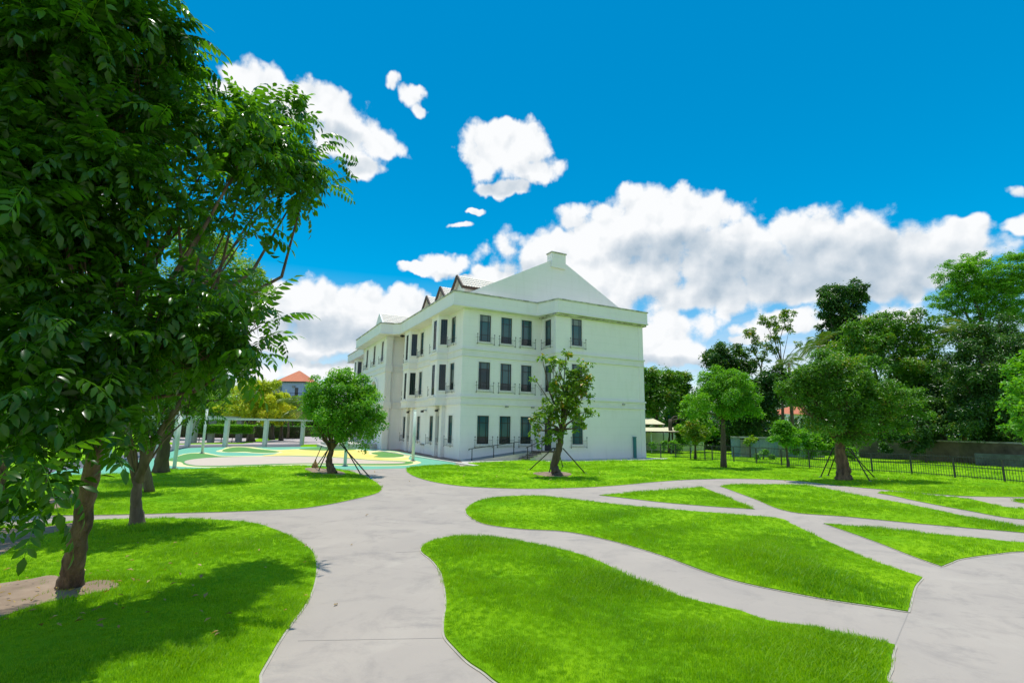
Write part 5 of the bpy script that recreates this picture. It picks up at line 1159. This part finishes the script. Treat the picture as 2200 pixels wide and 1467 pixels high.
# old arched house
ho = AT(1728, 950, 100); ho.z = 0
OH = empty('old_house', ho, .25, 'old colonial house with round columns and a red tiled roof among the trees', 'house')
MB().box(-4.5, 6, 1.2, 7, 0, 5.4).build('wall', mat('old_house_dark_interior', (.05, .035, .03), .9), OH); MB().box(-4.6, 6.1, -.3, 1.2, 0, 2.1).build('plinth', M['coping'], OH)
MB().box(-4.6, 6.1, -.35, .3, 5.1, 5.65).build('entablature', M['trim'], OH)
for x in (-3.9, -2.3, -.9, .55, 2.0, 4.6):
    o = MB().tube([(x, 0, 2.1), (x, 0, 4.9)], [.38, .33], 14).build('column', M['trim'], OH, True); MB().box(x-.45, x+.45, -.45, .45, 4.86, 5.1).build('capital', M['trim'], o)
MB().box(-4.6, -1.4, -.25, -.1, 2.1, 3.0).build('balustrade', M['trim'], OH)
MB().add([(-3.2, -.8, 5.66), (6.6, -.8, 5.66), (6.6, 7.4, 5.66), (-3.2, 7.4, 5.66), (.2, 3.0, 7.4), (3.4, 3.0, 7.4)], [(0, 1, 5, 4), (1, 2, 5), (2, 3, 4, 5), (3, 0, 4), (3, 2, 1, 0)]).build('roof', M['orange_roof'], OH)
tp_ = AT(2040, 935, 46); o = MB().box(-3, 3, -1, 1, 2.3, 2.36).box(-3, -2.9, -1, -.9, 0, 2.3).box(2.9, 3, -1, -.9, 0, 2.3).build('canopy', M['skyblue']); o.location = (tp_.x, tp_.y, 0); tag(o, 'pale blue flat canopy glimpsed over the old wall under dark trees', 'canopy')

# ------------------------------------------------------------------ leaf litter
rg = np.random.default_rng(44); Q = []
for (x, y, sx_, sy_, n) in ((1200, 1028, 60, 10, 90), (1050, 1020, 80, 12, 60), (1820, 1038, 80, 8, 70), (715, 1022, 60, 10, 60), (150, 1275, 200, 60, 120), (850, 1150, 150, 80, 7), (1300, 1020, 150, 10, 50)):
    for k in range(n):
        p = G(x+rg.normal()*sx_, y+rg.normal()*sy_); Q.append((p.x, p.y))
Q = np.array(Q); z = lawn_z(Q)+.05*(lawn_z(Q) > 0)+.006; V, Fv, tt = simple_leaves(rg, np.c_[Q, z], np.tile(np.array([0, 0, 1.]), (len(Q), 1)), .085, .5, 3., 0.)
o = link('fallen_leaves', npmesh('fallen_leaves', V, Fv, 3, leafmat('dry_leaf', (.22, .12, .04), (.5, .36, .12), None, .2, .5), tt)); o['kind'] = 'stuff'; tag(o, 'dry leaves scattered over the lawns and paths', 'leaves')

# ------------------------------------------------------------------ grass blades
def tuft():
    rg = np.random.default_rng(2); V, Fc, T = [], [], []
    for k in range(16):
        a = rg.uniform(0, 6.28); r = .075*rg.random()**.5; b = np.array([math.cos(a)*r, math.sin(a)*r, -.01]); h = rg.uniform(.035, .085); ln = rg.normal(size=2)*.35*h; w = .0032
        q = rg.uniform(0, 6.28); s = np.array([math.cos(q), math.sin(q), 0])*w; m = b+np.array([ln[0]*.35, ln[1]*.35, h*.6]); t = b+np.array([ln[0], ln[1], h])
        i = len(V); V += [b-s, b+s, m+s*.8, m-s*.8, t]; Fc += [[i, i+1, i+2], [i, i+2, i+3], [i+3, i+2, i+4]]; c = rg.random(); T += [c]*3
    return npmesh('grass_tuft', np.array(V), np.array(Fc).ravel(), 3, M['grass'], np.array(T))
LONG = [(*G(x, y).xy, r) for x, y, r in ((1270, 1262, .75), (1390, 1275, .6), (1700, 1420, .9), (1850, 1410, .7), (1620, 1215, .9), (1740, 1245, .7), (1500, 1370, .35), (400, 1440, .5), (1000, 1190, .5), (1110, 1420, .4))]
def grass():
    rg = np.random.default_rng(9); pts, scl, rot = [], [], []
    for pl in LAWNS:
        A = np.array(pl); lo, hi = A.min(0), A.max(0)
        for (r0, r1, dens, s) in ((0, 9, 620, .85), (9, 14, 300, 1.05), (14, 22, 110, 1.3), (22, 34, 36, 1.7), (34, 52, 10, 2.3)):
            l = np.maximum(lo, -r1*1.0); h = np.minimum(hi, r1)
            if (h <= l).any(): continue
            n = int((h-l).prod()*dens)
            if n < 5: continue
            Q = l+rg.random((n, 2))*(h-l); r = np.hypot(Q[:, 0], Q[:, 1]); Q = Q[(r >= r0) & (r < r1) & (Q[:, 1] > np.abs(Q[:, 0])*.72-.6) & (Q[:, 1] > 3)]
            Q = Q[inpoly(Q, pl)]
            if not len(Q): continue
            for d in DIRT:
                k = inpoly(Q, d); Q = Q[~(k & (rg.random(len(Q)) < .97))]
            dd = distpoly(Q, pl); k = dd > .015; Q, dd = Q[k], dd[k]; z = dome(dd, Q[:, 0], Q[:, 1])
            # longer and shorter patches
            f = .5+.5*np.sin(Q[:, 0]*1.1+2*np.sin(Q[:, 1]*.7))*np.sin(Q[:, 1]*1.3+1.7*np.sin(Q[:, 0]*.6)); f = f**1.5
            f2 = 0
            for (gx_, gy_, gr_) in LONG: f2 = f2+np.exp(-((Q[:, 0]-gx_)**2+(Q[:, 1]-gy_)**2)/gr_**2)
            sc = s*(.42+.66*f+np.where(dd > .12, .8, .2)*np.minimum(f2, 1))*rg.uniform(.75, 1.25, len(Q))
            pts.append(np.c_[Q, z]); scl.append(sc); rot.append(rg.uniform(0, 6.28, len(Q)))
    P = np.concatenate(pts); S = np.concatenate(scl); Rz = np.concatenate(rot)
    me = bpy.data.meshes.new('grass'); me.vertices.add(len(P)); me.vertices.foreach_set('co', P.astype(np.float32).ravel())
    a = me.attributes.new('gs', 'FLOAT', 'POINT'); a.data.foreach_set('value', S.astype(np.float32))
    a = me.attributes.new('gr', 'FLOAT', 'POINT'); a.data.foreach_set('value', Rz.astype(np.float32)); me.update()
    o = link('grass', me); o['kind'] = 'stuff'; tag(o, 'short bright green grass blades covering every lawn island', 'grass')
    tm = bpy.data.objects.new('grass_tuft', tuft())
    ng = bpy.data.node_groups.new('grass_scatter', 'GeometryNodeTree')
    ng.interface.new_socket('Geometry', in_out='INPUT', socket_type='NodeSocketGeometry'); ng.interface.new_socket('Geometry', in_out='OUTPUT', socket_type='NodeSocketGeometry')
    N = ng.nodes.new; L = ng.links.new; gi = N('NodeGroupInput'); go = N('NodeGroupOutput'); ip = N('GeometryNodeInstanceOnPoints'); oi = N('GeometryNodeObjectInfo'); oi.inputs[0].default_value = tm
    m2p = N('GeometryNodeMeshToPoints'); L(gi.outputs[0], m2p.inputs[0]); L(m2p.outputs[0], ip.inputs['Points']); L(oi.outputs['Geometry'], ip.inputs['Instance'])
    na = N('GeometryNodeInputNamedAttribute'); na.data_type = 'FLOAT'; na.inputs[0].default_value = 'gs'
    nr = N('GeometryNodeInputNamedAttribute'); nr.data_type = 'FLOAT'; nr.inputs[0].default_value = 'gr'; cx = N('ShaderNodeCombineXYZ'); L(nr.outputs[0], cx.inputs[2])
    try:
        L(cx.outputs[0], ip.inputs['Rotation'])
    except Exception: pass
    L(na.outputs[0], ip.inputs['Scale']); L(ip.outputs[0], go.inputs[0])
    md = o.modifiers.new('scatter', 'NODES'); md.node_group = ng
    print('grass points', len(P))
grass()
tot = sum(len(o.data.polygons) for o in SC.objects if o.type == 'MESH'); print('faces', tot, 'objects', len(SC.objects))
